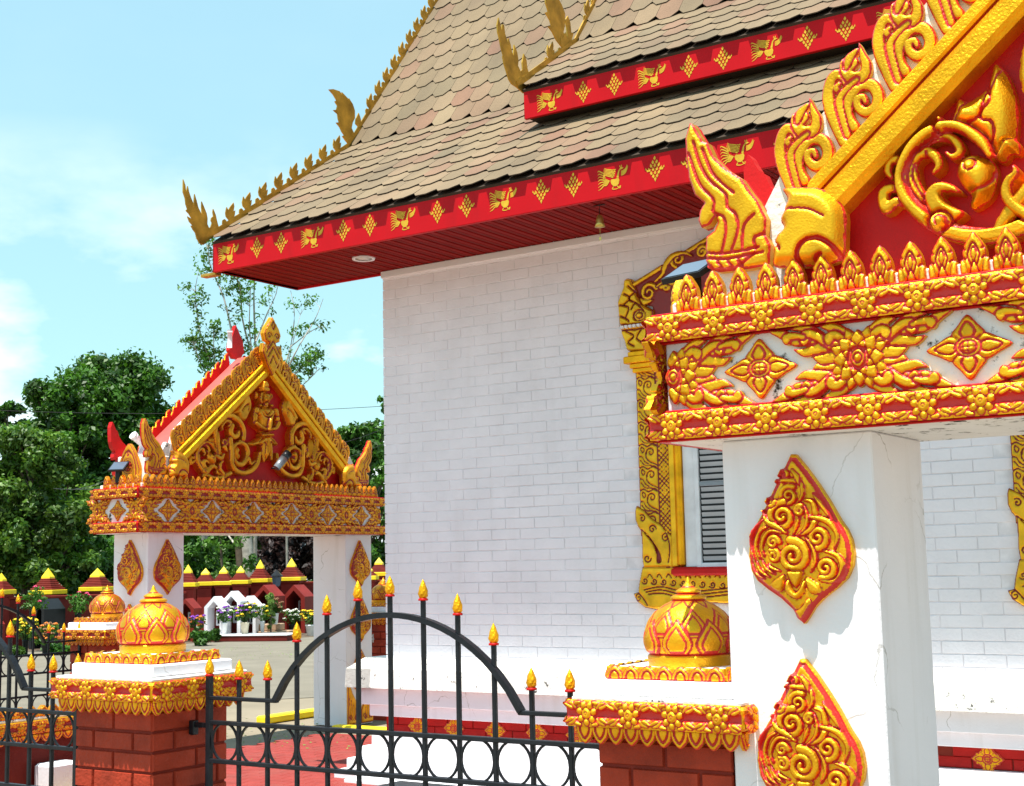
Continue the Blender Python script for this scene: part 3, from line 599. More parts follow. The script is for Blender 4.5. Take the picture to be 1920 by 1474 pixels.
# ---- stencilled swans and diamonds
def flat(polys, name, m='stencil_gold'):
    mb = MB()
    for P in polys: mb.add([(x, 0, z) for x, z in P], [tuple(range(len(P)))])
    return mb.mesh(name, m)
mat('stencil_gold', (.66, .40, .03), .45, .15, .12, 20)
def ribbon(P, w):
    Q = crv(P, 4); W = wlist(w, len(Q)); Lf = []; Rt = []
    for i, p in enumerate(Q):
        a = np.array(Q[max(i-1, 0)]); b = np.array(Q[min(i+1, len(Q)-1)]); d = b-a; d = d/(np.hypot(*d)+1e-9); n = np.array([-d[1], d[0]])*W[i]
        Lf.append(tuple(np.array(p)+n)); Rt.append(tuple(np.array(p)-n))
    return [[Lf[i], Lf[i+1], Rt[i+1], Rt[i]] for i in range(len(Q)-1)]
def swan_polys(s):
    P = []
    P.append([(-.1, -.28), (.02, -.42), (.18, -.44), (.32, -.34), (.36, -.16), (.30, -.02), (.12, -.08), (-.06, -.05), (-.14, -.12)])      # body
    P += ribbon([(.26, -.02), (.30, .12), (.34, .28), (.42, .38)], [.06, .05, .035, .03])                                                # neck
    P.append([(.36, .36), (.44, .48), (.52, .46), (.62, .40), (.52, .37), (.44, .34)]); P.append([(.38, .48), (.40, .58), (.45, .50)]); P.append([(.46, .49), (.50, .60), (.53, .48)])
    for k in range(7):                                                                                                                   # tail feathers
        t = k/6; P += ribbon([(-.18-.02*k, -.10+.01*k), (-.36-.02*k, -.30+.06*k), (-.52+.01*k, -.30+.09*k), (-.66-.02*k, -.42+.15*k), (-.84, -.50+.15*k)], [.012, .026, .03, .024, .006])
    for k in range(6):                                                                                                                   # near wing rows
        a = (-.02-.02*k, .02+.06*k); P += ribbon([(.02+.02*k, .02+.07*k), (-.16, .10+.07*k), (-.36, .18+.065*k), (-.58+.02*k, .34+.05*k)], [.022, .024, .02, .004])
    for r in range(3):
        for k in range(4): c = (-.12+.09*r+.03*k, .10+.10*k); P.append([(c[0]-.03, c[1]-.03), (c[0]+.03, c[1]-.035), (c[0]+.03, c[1]+.02), (c[0]-.02, c[1]+.035)])
    for k in range(5):                                                                                                                   # far wing
        P += ribbon([(.46, .06+.05*k), (.60, .08+.05*k), (.74, .18+.05*k), (.88-.02*k, .46+.02*k)], [.018, .022, .018, .003])
    P += ribbon([(.02, -.44), (-.04, -.54), (.14, -.58), (.30, -.56)], [.02, .03, .02, .01]); P += ribbon([(.24, -.42), (.30, -.52), (.40, -.58)], [.02, .03, .01])
    P.append([(.34, -.46), (.44, -.44), (.42, -.56), (.36, -.54)])
    return [[(x*s, z*s) for x, z in q] for q in P]
def dia_polys(s):
    P = []; rows = [(0, 1.0, 1), (1, .66, 2), (2, .36, 3), (3, .04, 4), (4, -.28, 3), (5, -.58, 2), (6, -.9, 1)]
    for _, z, n in rows:
        for k in range(n):
            x = (k-(n-1)/2)*.36; lean = x*.35; h = .19; w_ = .13
            P.append([(x-w_, z-.03), (x-.03, z-h), (x+.05, z-h*.9), (x+w_, z-.02), (x+lean*.6+.02, z+h)]) if z > -.8 else P.append([(x-w_, z+.08), (x, z-.22), (x+w_, z+.08), (x, z+.18)])
    for sx in (-1, 1): P.append([(sx*.60, 0), (sx*.86, .06), (sx*.74, -.16), (sx*.62, -.14)]); P.append([(sx*.74, .02), (sx*.90, .26), (sx*.92, .04)])
    return [[(x*s, z*s) for x, z in q] for q in P]
swm = flat(swan_polys(.172), 'swan_stencil'); dim = flat(dia_polys(.096), 'diamond_stencil')
xs_ = [-10.10, -8.96, -7.83, -6.70, -5.58, -4.44, -3.3, -2.2]
for x in xs_:
    link('swan_stencil', swm, fas, (x, YF-.0145, 5.285)); link('diamond_stencil', dim, fas, (x+.40, YF-.0145, 5.29)); link('diamond_stencil', dim, fas, (x+.73, YF-.0145, 5.29))
# ---- roof planes with shingles
def roof(x0, x1, prof, name, skip, keep):
    """prof: list of (y,z) from eave to ridge"""
    rf = tp(MB().prism([(y+.03, z-.012) for y, z in prof]+[(y+.06, z-.05) for y, z in prof[::-1]], x0+.012, x1, 'x'), name, 'roof_underlay')
    W_, E_ = .262, .315; th = .010; row = 0; out_ = []
    P = [(0, -.02), (.02, -.075)]; ch = .07
    shp = lambda l, r, e: [(l, e), (l, .075), (l+ch, 0), (r-ch, 0), (r, .075), (r, e)]
    for (ya, za), (yb, zb) in zip(prof[:-1], prof[1:]):
        Ls = math.hypot(yb-ya, zb-za); dy, dz = (yb-ya)/Ls, (zb-za)/Ls; nr = int(Ls/E_)+1
        for r in range(nr):
            s0 = r*E_*(Ls/E_/nr) if nr else 0; s0 = r*Ls/nr; x = x0-(W_/2 if row % 2 else 0)-.0; row += 1; ex = Ls/nr
            while x < x1:
                l, rr = max(x+.002, x0), min(x+W_-.002, x1); e = ex+.06
                if rr-l > .06: out_.append((l, rr, s0, e, ya, za, dy, dz, row, x))
                x += W_
    def geo(q, mb, jit):
        l, r, s0, e, ya, za, dy, dz, row, x = q; c2 = min(ch, (r-l)*.3); js = random.uniform(-.006, .006); lf = random.random()**3*.006
        pts = [(l, e), (l, .085), (l+c2, 0), (r-c2, 0), (r, .085), (r, e)]; V = []; ny, nz2 = -dz, dy
        for h in (0, 1):
            for (a, b) in pts:
                t = b/e; off = .012*(1-t)+.001+(0 if h == 0 else th*.9)+lf*(1-t); s = s0+b+js*(1-t)
                V.append((a, ya+dy*s+ny*off, za+dz*s+nz2*off))
        return mb.add(V, [(5, 4, 3, 2, 1, 0)[::-1] and (6, 7, 8, 9, 10, 11)]+[(i, i+1, i+7, i+6) for i in range(5)])
    vv = []; bulk = MB()
    for q in out_:
        c = ((q[0]+q[1])/2, q[4]+q[6]*q[2], q[5]+q[7]*q[2]); iv = inview(c)
        if skip(c): continue
        if iv and keep(c, iv): vv.append((iv[2], q))
        else: geo(q, bulk, 0)
    vv.sort(key=lambda t: t[0]); cache = {}
    for i, (_, q) in enumerate(vv):
        if i < keep.n:
            l, r, s0, e, ya, za, dy, dz, row, x = q; var = random.randrange(3); k = (round(r-l, 3), round(e, 3), round(dy, 2), var)
            if k not in cache: m_ = MB(); geo((0, r-l, 0, e, 0, 0, dy, dz, 0, 0), m_, 0); cache[k] = m_.mesh('shingle', 'shingle'); cache[k].materials.append(MT['shingle_edge']); cache[k].polygons.foreach_set('material_index', [0]+[1]*5)
            link('shingle', cache[k], rf, (l, ya+dy*s0, za+dz*s0))
        else: geo(q, bulk, 0)
    if bulk.v:
        o_ = tag(bulk.build('shingle_field', 'shingle', rf), kind='stuff'); o_.data.materials.append(MT['shingle_edge']); o_.data.polygons.foreach_set('material_index', ([0]+[1]*5)*(len(o_.data.polygons)//6))
    return rf
class K:
    def __init__(s, n, f): s.n = n; s.f = f
    def __call__(s, c, iv): return s.f(c, iv)
PR1 = [(9.912, 5.452), (12.15, 6.99), (14.35, 9.95)]
roof(XE, WR, PR1, 'lower_roof', lambda c: c[0] > -6.7 and c[1] > 11.9, K(300, lambda c, iv: iv[0] < 1480))
YU = 11.05
PR2 = [(YU-.058, 6.705), (12.12, 7.52), (14.3, 10.50)]
mb = MB(); mb.bbox((-7.16, YU-.012, 6.40), (WR, YU+.03, 6.69), .004); fas2 = tp(mb, 'upper_fascia', 'fascia_red')
mb = MB(); mb.box((-7.15, YU+.031, 6.42), (WR, YU+3, 6.44)); mb.prism([(YU+.031, 6.44), (YU+.031, 6.66), (YU+1.05, 7.43), (YU+3, 10), (YU+3, 7.2), (YU+1.05, 7.0)], -7.15, -7.12, 'x'); tp(mb, 'upper_soffit', 'roof_underlay')
roof(-7.17, WR, PR2, 'upper_roof', lambda c: False, K(300, lambda c, iv: True))
for x in (-6.86, -5.74, -4.60, -3.46):
    link('swan_stencil', swm, fas2, (x, YU-.0145, 6.525)); link('diamond_stencil', dim, fas2, (x+.38, YU-.0145, 6.53)); link('diamond_stencil', dim, fas2, (x+.72, YU-.0145, 6.53))
# ---- gilt sheet-metal roof crests
def crest_unit():
    K_ = [(10.310,5.759),(10.291,5.790),(10.294,5.824),(10.320,5.844),(10.346,5.835),(10.362,5.804),(10.376,5.799),(10.400,5.824),(10.400,5.841),(10.375,5.855),(10.346,5.877),(10.337,5.917),(10.355,5.986),(10.378,5.955),(10.414,6.006),(10.460,6.059),(10.471,6.016),(10.459,5.957),(10.486,5.975),(10.479,5.923),(10.458,5.879),(10.468,5.853),(10.514,5.879),(10.533,5.858),(10.327,5.732)]
    return K_
CU = np.array(crest_unit()); c0 = CU[0].copy(); CU = CU-c0
def put_crest(par, x, a, b, n, poly, s=1.0):
    (ya, za), (yb, zb) = a, b; base = math.atan2(1.53, 2.25); ang = math.atan2(zb-za, yb-ya)
    P0 = [(y*s, z*s) for y, z in poly]
    rot = (ang-base)*.55; c, sn = math.cos(rot), math.sin(rot); P0 = [(y*c-z*sn, y*sn+z*c) for y, z in P0]
    m_ = MB().prism(P0, -.006, .006, 'x').mesh('crest_flame', 'crest_gold_metal')
    for k in range(n):
        t = (k+.25)/n; link('crest_flame', m_, par, (x, ya+(yb-ya)*t, za+(zb-za)*t))
crest = tp(MB().prism([(9.88, 5.44), (12.13, 6.97), (14.3, 9.93), (14.3, 9.98), (12.11, 7.035), (9.86, 5.50)], XE-.012, XE+.006, 'x'), 'rake_crest', 'crest_gold_metal')
put_crest(crest, XE-.002, (10.05, 5.60), (12.0, 6.93), 8, CU, .95); put_crest(crest, XE-.002, (12.42, 7.42), (14.3, 9.96), 12, CU, .9)
CA = [(9.546,6.020),(9.574,5.966),(9.585,5.893),(9.598,5.931),(9.608,5.965),(9.624,5.908),(9.650,5.855),(9.681,5.804),(9.694,5.760),(9.696,5.842),(9.701,5.901),(9.729,5.837),(9.755,5.767),(9.786,5.726),(9.807,5.704),(9.797,5.781),(9.800,5.843),(9.834,5.789),(9.869,5.731),(9.882,5.681),(9.879,5.622),(9.906,5.580),(9.929,5.603),(9.947,5.647),(9.931,5.668),(9.937,5.698),(9.965,5.722),(9.956,5.767),(9.962,5.798),(9.997,5.740),(10.014,5.684),(10.055,5.580),(9.992,5.532),(9.891,5.470),(9.861,5.420),(9.830,5.393),(9.779,5.399),(9.738,5.443),(9.718,5.498),(9.684,5.526),(9.656,5.561),(9.683,5.566),(9.635,5.597),(9.607,5.647),(9.637,5.638),(9.675,5.628),(9.629,5.677),(9.589,5.701),(9.592,5.715),(9.609,5.719),(9.583,5.772),(9.575,5.828),(9.545,5.890)]
CB = [(11.772,7.592),(11.848,7.618),(11.964,7.624),(12.011,7.587),(12.002,7.624),(12.060,7.600),(12.122,7.571),(12.128,7.586),(12.197,7.532),(12.235,7.462),(12.234,7.369),(12.194,7.305),(12.174,7.233),(12.213,7.184),(12.282,7.197),(12.312,7.242),(12.283,7.288),(12.244,7.305),(12.250,7.360),(12.305,7.454),(12.338,7.396),(12.353,7.333),(12.393,7.303),(12.392,7.250),(12.281,7.115),(12.191,7.010),(12.117,7.021),(12.055,7.058),(12.007,7.092),(12.040,7.114),(11.998,7.142),(11.960,7.191),(11.899,7.228),(11.951,7.244),(11.932,7.289),(11.923,7.339),(11.850,7.365),(11.904,7.384),(11.923,7.438),(11.876,7.477),(11.909,7.499),(11.848,7.554)]
CC = [(10.648,7.317),(10.672,7.258),(10.695,7.204),(10.711,7.271),(10.738,7.271),(10.752,7.188),(10.797,7.113),(10.811,7.162),(10.846,7.105),(10.868,7.033),(10.894,7.007),(10.911,7.125),(10.961,7.062),(10.980,6.988),(10.970,6.928),(11.014,6.885),(11.055,6.919),(11.047,6.985),(11.065,7.037),(11.081,7.087),(11.125,7.032),(11.138,6.955),(11.164,6.906),(11.204,6.883),(11.140,6.813),(11.183,6.763),(11.065,6.675),(10.947,6.701),(10.860,6.710),(10.807,6.740),(10.749,6.840),(10.727,6.878),(10.705,6.950),(10.729,6.935),(10.688,7.012),(10.671,7.062),(10.654,7.112),(10.627,7.171),(10.620,7.236)]
CD = [(11.515,7.857),(11.732,7.908),(11.827,7.844),(11.889,7.768),(11.876,7.631),(11.845,7.549),(11.932,7.522),(11.916,7.631),(11.892,7.696),(11.944,7.762),(11.990,7.704),(12.003,7.599),(12.048,7.601),(11.997,7.488),(11.826,7.374),(11.709,7.421),(11.626,7.490),(11.553,7.520),(11.618,7.541),(11.588,7.597),(11.506,7.653),(11.560,7.683),(11.511,7.761)]
for nm, P, x, par_ in (('corner_flame', CA, XE-.002, crest), ('bend_flame', CB, XE-.002, crest)): MB().prism(P, x-.007, x+.007, 'x').build(nm, 'crest_gold_metal', par_)
cr2 = tp(MB().prism([(YU-.1, 6.70), (12.10, 7.50), (14.3, 10.5), (14.3, 10.55), (12.08, 7.565), (YU-.12, 6.76)], -7.182, -7.164, 'x'), 'upper_rake_crest', 'crest_gold_metal')
for nm, P in (('corner_flame', CC), ('bend_flame', CD)): MB().prism(P, -7.185, -7.171, 'x').build(nm, 'crest_gold_metal', cr2)
put_crest(cr2, -7.174, (11.42, 7.05), (11.95, 7.42), 2, CU, .95); put_crest(cr2, -7.174, (12.25, 7.75), (14.3, 10.52), 12, CU, .9)
# ---- things under the eave
lt = empty('downlight', (-8.78, 10.52, ZS), label='round white recessed light set in the red soffit at the left corner', cat='light')
MB().lathe([(.085, -.012), (.112, -.018), (.118, .0), (.0, .001)][::1], n=28).build('trim_ring', 'white_paint', lt); MB().lathe([(.0, -.008), (.084, -.010), (.0, -.006)], n=24).build('lens', 'weathered_white', lt)
be = empty('wind_bell', (-5.86, 10.2, ZS), label='small brass bell hanging from the red soffit above the window', cat='bell')
MB().tube([(0, 0, 0), (0, 0, -.10)], .003, 6).bbox((-.06, -.004, -.012), (.06, .004, -.004), .002).build('hanger', 'wire_black', be)
MB().lathe([(.004, -.09), (.022, -.10), (.034, -.14), (.036, -.17), (.046, -.20), (.02, -.205)], n=16).build('bell_body', 'brass', be)
MB().tube([(0, 0, -.2), (0, 0, -.29)], .002, 5).add([(-.012, 0, -.29), (.012, 0, -.29), (.009, 0, -.32), (-.009, 0, -.32)], [(0, 1, 2, 3)]).build('clapper', 'brass', be)
# ================================================================ ornament library
def med_shapes():
    O = [(-0.005,0.322),(-0.036,0.268),(-0.077,0.200),(-0.127,0.110),(-0.165,0.052),(-0.188,-0.003),(-0.195,-0.057),(-0.186,-0.115),(-0.164,-0.152),(-0.122,-0.185),(-0.071,-0.219),(-0.028,-0.259),(-0.001,-0.292),(0.015,-0.316),(0.035,-0.292),(0.060,-0.255),(0.100,-0.218),(0.152,-0.182),(0.193,-0.147),(0.216,-0.102),(0.223,-0.057),(0.217,-0.009),(0.202,0.030),(0.176,0.069),(0.139,0.139),(0.101,0.201),(0.055,0.268),(0.013,0.321)]
    a = [(-0.232,0.384),(0.291,0.348),(-0.255,-0.121)]
    def q(*P):
        r = []
        for x, y in P:
            u, v = x/1000, y/1000; r.append((a[0][0]+(a[1][0]-a[0][0])*u+(a[2][0]-a[0][0])*v, a[0][1]+(a[1][1]-a[0][1])*u+(a[2][1]-a[0][1])*v))
        return r
    k = abs(a[2][1]-a[0][1])/1000
    def S_(cx, cy, r, t, a0, sg, w): c = q((cx, cy))[0]; return sp(c[0], c[1], r*k, t, a0, sg, w*k*1.1, 1.)
    S = [pg(O, .02, .62, 0, 0)]
    S += [S_(440, 405, 78, 1.7, 60, 1, 20), S_(390, 560, 112, 1.7, 80, 1, 26), S_(470, 850, 122, 1.9, 100, -1, 30), S_(655, 705, 85, 1.6, 250, 1, 24), S_(715, 925, 80, 1.6, 240, 1, 24),
          S_(325, 855, 52, 1.5, 120, -1, 18), S_(320, 755, 50, 1.5, 0, 1, 18), S_(522, 510, 42, 1.5, 60, 1, 16), S_(295, 450, 42, 1.4, 0, -1, 15), S_(405, 250, 42, 1.4, 180, -1, 15)]
    for P, w in (([(300, 350), (330, 300), (420, 290), (520, 300), (545, 380), (520, 440)], [6, 16, 8]), ([(560, 430), (620, 450), (640, 560), (600, 650), (520, 690)], [8, 22, 10]), ([(230, 520), (270, 600), (350, 640), (420, 680)], [6, 20, 10]),
                 ([(560, 560), (640, 560), (740, 590), (800, 680), (780, 780)], [6, 20, 6]), ([(700, 800), (800, 830), (840, 920), (790, 1010), (680, 1020)], [6, 22, 6]),
                 ([(180, 900), (140, 780), (170, 660), (230, 590)], [6, 13, 6]), ([(215, 880), (185, 790), (210, 690), (270, 640)], [6, 13, 6]), ([(250, 860), (230, 800), (250, 720), (300, 670), (380, 680)], [6, 13, 8]),
                 ([(150, 920), (180, 990), (250, 1030)], [4, 11, 5]), ([(190, 905), (220, 970), (290, 1015)], [4, 11, 5]), ([(235, 895), (265, 950), (330, 990)], [4, 11, 5]), ([(280, 920), (310, 945), (370, 965)], [4, 11, 5]),
                 ([(560, 700), (620, 780), (640, 880), (600, 960)], [5, 14, 5]), ([(460, 210), (500, 260), (520, 320)], [8, 18, 5]), ([(620, 380), (680, 460), (760, 570)], [5, 15, 4]), ([(470, 690), (500, 620), (520, 560)], [5, 13, 5]), ([(500, 700), (560, 640), (580, 560), (560, 480)], [5, 12, 5])):
        S.append(st(q(*P), [x*k*1.3 for x in w], .95))
    for P in ([(410, 965), (490, 1090), (550, 960), (480, 950)], [(430, 1010), (400, 1110), (490, 1170), (560, 1110), (555, 1000), (490, 1110)], [(290, 1060), (400, 980), (410, 1060), (380, 1120), (320, 1110)], [(560, 990), (670, 1050), (680, 1110), (600, 1120), (565, 1060)], [(410, 1150), (440, 1200), (490, 1240), (540, 1200), (570, 1150), (610, 1190), (520, 1330), (450, 1230)]):
        S.append(pg(outl(q(*P), 3), .012, .98, 0, .004))
    return O, S, k
MO, MS, Mk = med_shapes()
inner = [(x*.93, z*.95-.004) for x, z in MO]
med = relief('medallion', MS+[gr([p for p in inner+[inner[0]]], .0085, .25, 1, False)], .05, .0036, 'gold_red_paint_clean', base=.012, redw=.0028, clip=np.array(MO))
med_lo = relief('medallion', MS+[gr([p for p in inner+[inner[0]]], .010, .25, 1, False)], .045, .0075, 'aged_orange_gold_paint', base=.012, redw=.0036, clip=np.array(MO))
def arm(sx, sy, k=1.):
    """flame arm of the frieze flower, towards +x +z: overlapping curled leaves"""
    S = [st([(.04, .01), (.10, .02), (.165, .01), (.215, .035)], [.030, .030, .022, .002], .62), st([(.03, .05), (.075, .105), (.12, .135), (.165, .140)], [.028, .030, .022, .002], .62),
         st([(.12, .06), (.19, .055), (.245, .045), (.29, .060)], [.020, .026, .018, .002], .70), st([(.16, .10), (.21, .130), (.26, .145), (.30, .142)], [.018, .022, .014, .002], .70),
         st([(.20, .09), (.28, .098), (.34, .125), (.405, .145)], [.018, .026, .020, .002], .80),
         st([(.05, .04), (.10, .055), (.15, .085), (.205, .115), (.245, .110), (.240, .085), (.222, .090)], [.026, .024, .020, .020, .016, .011], .95),
         st([(.06, .075), (.095, .10), (.13, .095), (.128, .075), (.112, .080)], [.018, .020, .016, .010], .9), st([(.24, .105), (.285, .115), (.325, .112), (.322, .094), (.306, .098)], [.012, .017, .014, .009], .95)]
    return xf(S, sx*k, sy*k)
def bigflower(half=0):
    S = []
    for sx in (-1, 1):
        if half and sx == half: continue
        for sy in (-1, 1): S += arm(sx, sy)
    for r, n, w, L_, H, o in ((0, 8, .032, .135, .85, 22.5), (0, 8, .034, .115, 1.0, 0), (0, 8, .022, .075, 1.1, 22.5)):
        for k in range(n):
            a = k*45+o
            if half == -1 and 20 < a % 360 < 160: continue
            P = outl([(0, .02), (w, L_*.5), (w*.7, L_*.78), (0, L_), (-w*.7, L_*.78), (-w, L_*.5)], 3); S += xf([pg(P, .012, H, 0, .005)], rot=a)
    S += [el(0, 0, .045, .045, 0, 1.2), gr([(.032*math.cos(t), .036*math.sin(t)) for t in np.linspace(0, 6.283, 16)], .005, .3, 1, False), el(0, 0, .018, .018, 0, 1.3)]
    if half:
        S = [q for q in S]
    return S
def frieze_meshes(mtl, res):
    F = relief('frieze_flower', bigflower(), .042, res, mtl); HF = relief('frieze_half_flower', bigflower(-1), .034, res, mtl); D = relief('frieze_diamond', petal4(.15), .032, res, mtl)
    return F, D, HF
def band_tile(mtl, res):
    """one repeat .2 x .1 : ring flower and slot"""
    S = [pg([(-.1, -.053), (.1, -.053), (.1, .053), (-.1, .053)], .008, .52, 0, 0)]
    for s_ in (-1, 1): S.append(gr([(s_*.046, .001), (s_*.06, -.004), (s_*.078, .004), (s_*.104, .0)], .0195, .52)); S.append(gr([(s_*.05, .0), (s_*.104, .0)], .014, .25))
    for s_ in (-1, 1):
        for v in (-1, 1):
            S += [st([(s_*.028, v*.044), (s_*.05, v*.040), (s_*.066, v*.024), (s_*.082, v*.026), (s_*.1, v*.036)], [.006, .010, .009, .005], .85), st([(s_*.05, v*.020), (s_*.066, v*.036), (s_*.086, v*.042)], [.005, .008, .005], .75)]
        for k in range(7): a = k*2*math.pi/7+.2; S.append(el(.034*math.cos(a), .034*math.sin(a), .0165, .0145, math.degrees(a), .98))
    S += [el(0, 0, .0225, .0225, 0, 1.1), el(0, 0, .006, .006, 0, 1.15)]
    return relief('floral_band_tile', S, .024, res, mtl, skirt=False, base=.0, redw=.0022)
def crest_petal(mtl, res):
    P = outl([(-.028, 0), (-.047, .05), (-.042, .09), (-.018, .125), (0, .142), (.018, .125), (.042, .09), (.047, .05), (.028, 0)], 3)
    S = [pg(P, .02, .8, 0, .004), gr([(-.012, .03), (-.024, .065), (0, .105), (.024, .065), (.012, .03)], .0042), gr([(-.004, .045), (-.012, .068), (0, .09), (.012, .068), (.004, .045)], .003), gr([(-.02, 0), (0, .042), (.02, 0)], .004)]
    for s_ in (-1, 1):
        for z in (.05, .082, .112): S.append(gr([(s_*.05, z+.012), (s_*.032, z)], .0045, .4, 1, False))
        S += [pg(outl([(s_*.03, 0), (s_*.035, .035), (s_*.056, .052), (s_*.057, 0)], 2), .01, .6, 0, .003)]
    return relief('crest_petal', S, .034, res, mtl, back=.028)
def hang_petal(mtl, res):
    P = outl([(-.038, .07), (-.038, .035), (-.022, .008), (0, -.006), (.022, .008), (.038, .035), (.038, .07)], 3)
    S = [pg(P, .012, .8, 0, .005), gr([(-.022, .07), (-.02, .04), (0, .015), (.02, .04), (.022, .07)], .0055)]
    return relief('hanging_petal', S, .028, res, mtl)
def up_petal(mtl, res):
    P = outl([(-.036, 0), (-.034, .03), (0, .056), (.034, .03), (.036, 0)], 3)
    S = [pg([(-.038, 0), (.038, 0), (.038, .05), (-.038, .05)], .005, .35, 0, 0), pg(P, .012, .85, 0, .005), gr([(-.02, 0), (-.018, .02), (0, .036), (.018, .02), (.02, 0)], .005)]
    return relief('upright_petal', S, .024, res, mtl, back=.01)
LIB = {}
for nm, mtl, r in (('near', 'gold_red_paint', 1.), ('far', 'aged_orange_gold_paint', 1.6)):
    d = {}; d['flower'], d['diamond'], d['half'] = frieze_meshes(mtl, .0042*r); d['band'] = band_tile(mtl, .0032*r); d['crest'] = crest_petal(mtl, .0038*r); d['hang'] = hang_petal(mtl, .0038*r); d['up'] = up_petal(mtl, .0038*r); LIB[nm] = d
# bargeboard flame
def flame_shapes():
    a = [(-1.837,3.602),(-1.106,3.464),(-1.877,2.831)]
    def q(*P): return [((a[1][0]-a[0][0])*(x-950)/1000+(a[2][0]-a[0][0])*(y-760)/1000, (a[1][1]-a[0][1])*(x-950)/1000+(a[2][1]-a[0][1])*(y-760)/1000) for x, y in P]
    k = abs(a[2][1]-a[0][1])/1000
    S = [st(q((930, 770), (890, 690), (855, 600), (845, 520), (865, 450), (900, 428), (942, 455), (945, 500), (912, 520), (888, 498), (905, 480)), [30*k, 34*k, 30*k, 26*k, 20*k, 13*k], .85),
         st(q((990, 700), (960, 660), (950, 600), (970, 540), (1020, 490), (1080, 490), (1112, 540), (1100, 600), (1050, 625), (1010, 600), (1005, 560), (1035, 548), (1050, 575)), [26*k, 30*k, 32*k, 30*k, 22*k, 14*k], 1.),
         st(q((1015, 278), (1030, 330), (1050, 390), (1035, 440), (985, 450), (945, 420), (935, 375), (965, 350), (995, 375), (975, 405)), [3*k, 26*k, 36*k, 28*k, 20*k, 13*k], .95),
         st(q((945, 400), (960, 350), (1000, 310)), [14*k, 26*k, 12*k], .8), st(q((950, 740), (925, 660), (905, 560), (950, 500), (1000, 460)), [18*k, 22*k, 16*k], .75)]
    return S, q, k
FS, fq, fk = flame_shapes()
flame_hi = relief('bargeboard_flame', FS, .036, .0036, 'gold_red_paint_clean'); flame_lo = relief('bargeboard_flame', FS, .036, .0075, 'aged_orange_gold_paint')
# corner finial (hang hong)
HH = [(-2.012,3.830),(-2.035,3.765),(-2.034,3.681),(-2.026,3.595),(-2.004,3.525),(-1.962,3.483),(-1.983,3.455),(-1.991,3.415),(-1.979,3.384),(-1.943,3.391),(-1.914,3.423),(-1.906,3.393),(-1.923,3.363),(-1.959,3.344),(-1.967,3.255),(-1.960,3.217),(-1.917,3.195),(-1.779,3.188),(-1.695,3.193),(-1.687,3.271),(-1.706,3.314),(-1.699,3.377),(-1.733,3.455),(-1.765,3.501),(-1.797,3.555),(-1.864,3.608),(-1.914,3.667),(-1.938,3.729),(-1.960,3.738),(-1.965,3.752),(-1.982,3.782),(-1.993,3.807)]
ah = [(-2.234,4.413),(-1.366,4.193),(-2.266,3.552)]
def hq(*P): return [(ah[0][0]+(ah[1][0]-ah[0][0])*x/1000+(ah[2][0]-ah[0][0])*y/1000, ah[0][1]+(ah[1][1]-ah[0][1])*x/1000+(ah[2][1]-ah[0][1])*y/1000) for x, y in P]
hS = [pg(HH, .02, .9, 0, .008)]
for P in ([(300, 700), (330, 800), (380, 880), (460, 940), (470, 1000), (510, 1030), (520, 1100), (490, 1195)], [(275, 760), (330, 900), (400, 970), (400, 1030), (450, 1050), (460, 1120), (440, 1210)], [(345, 730), (400, 850), (500, 930)], [(600, 1020), (550, 1080), (540, 1180)], [(640, 1110), (600, 1130), (605, 1180)],
          [(350, 1225), (450, 1220), (560, 1190), (620, 1170)], [(350, 1250), (450, 1245), (560, 1215), (640, 1190)], [(400, 1300), (470, 1290), (520, 1270), (600, 1200)], [(400, 1340), (480, 1330), (560, 1310), (640, 1290)], [(420, 1265), (440, 1290), (420, 1320)], [(470, 1258), (495, 1280), (470, 1310)], [(520, 1245), (540, 1265), (520, 1290)], [(345, 1270), (390, 1290), (395, 1350)]): hS.append(gr(hq(*P), .0075))
hh_hi = relief('corner_finial', hS, .03, .0045, 'gold_red_paint_clean', back=.02, base=.01); hh_lo = relief('corner_finial', hS, .03, .0085, 'aged_orange_gold_paint', back=.02, base=.01)
# scroll ball at the foot of the bargeboard
BP_ = [(-1.618,3.480),(-1.600,3.441),(-1.614,3.403),(-1.633,3.358),(-1.622,3.325),(-1.657,3.290),(-1.669,3.213),(-1.662,3.176),(-1.581,3.165),(-1.452,3.155),(-1.388,3.180),(-1.376,3.263),(-1.372,3.340),(-1.400,3.399),(-1.453,3.447),(-1.525,3.469)]
bS = [pg(outl(BP_, 3), .045, 1., 0, .006), gr(hq((835, 1270), (825, 1190), (860, 1130), (920, 1110), (985, 1140), (1005, 1195), (975, 1240), (925, 1240), (905, 1205), (930, 1180)), .011, .3), gr(hq((745, 1000), (800, 990), (880, 985), (950, 1010)), .006, .15), gr(hq((700, 1150), (740, 1165), (745, 1180)), .008, .3)]
ball_hi = relief('scroll_foot', bS, .10, .005, 'gold_red_paint_clean'); ball_lo = relief('scroll_foot', bS, .10, .010, 'aged_orange_gold_paint')
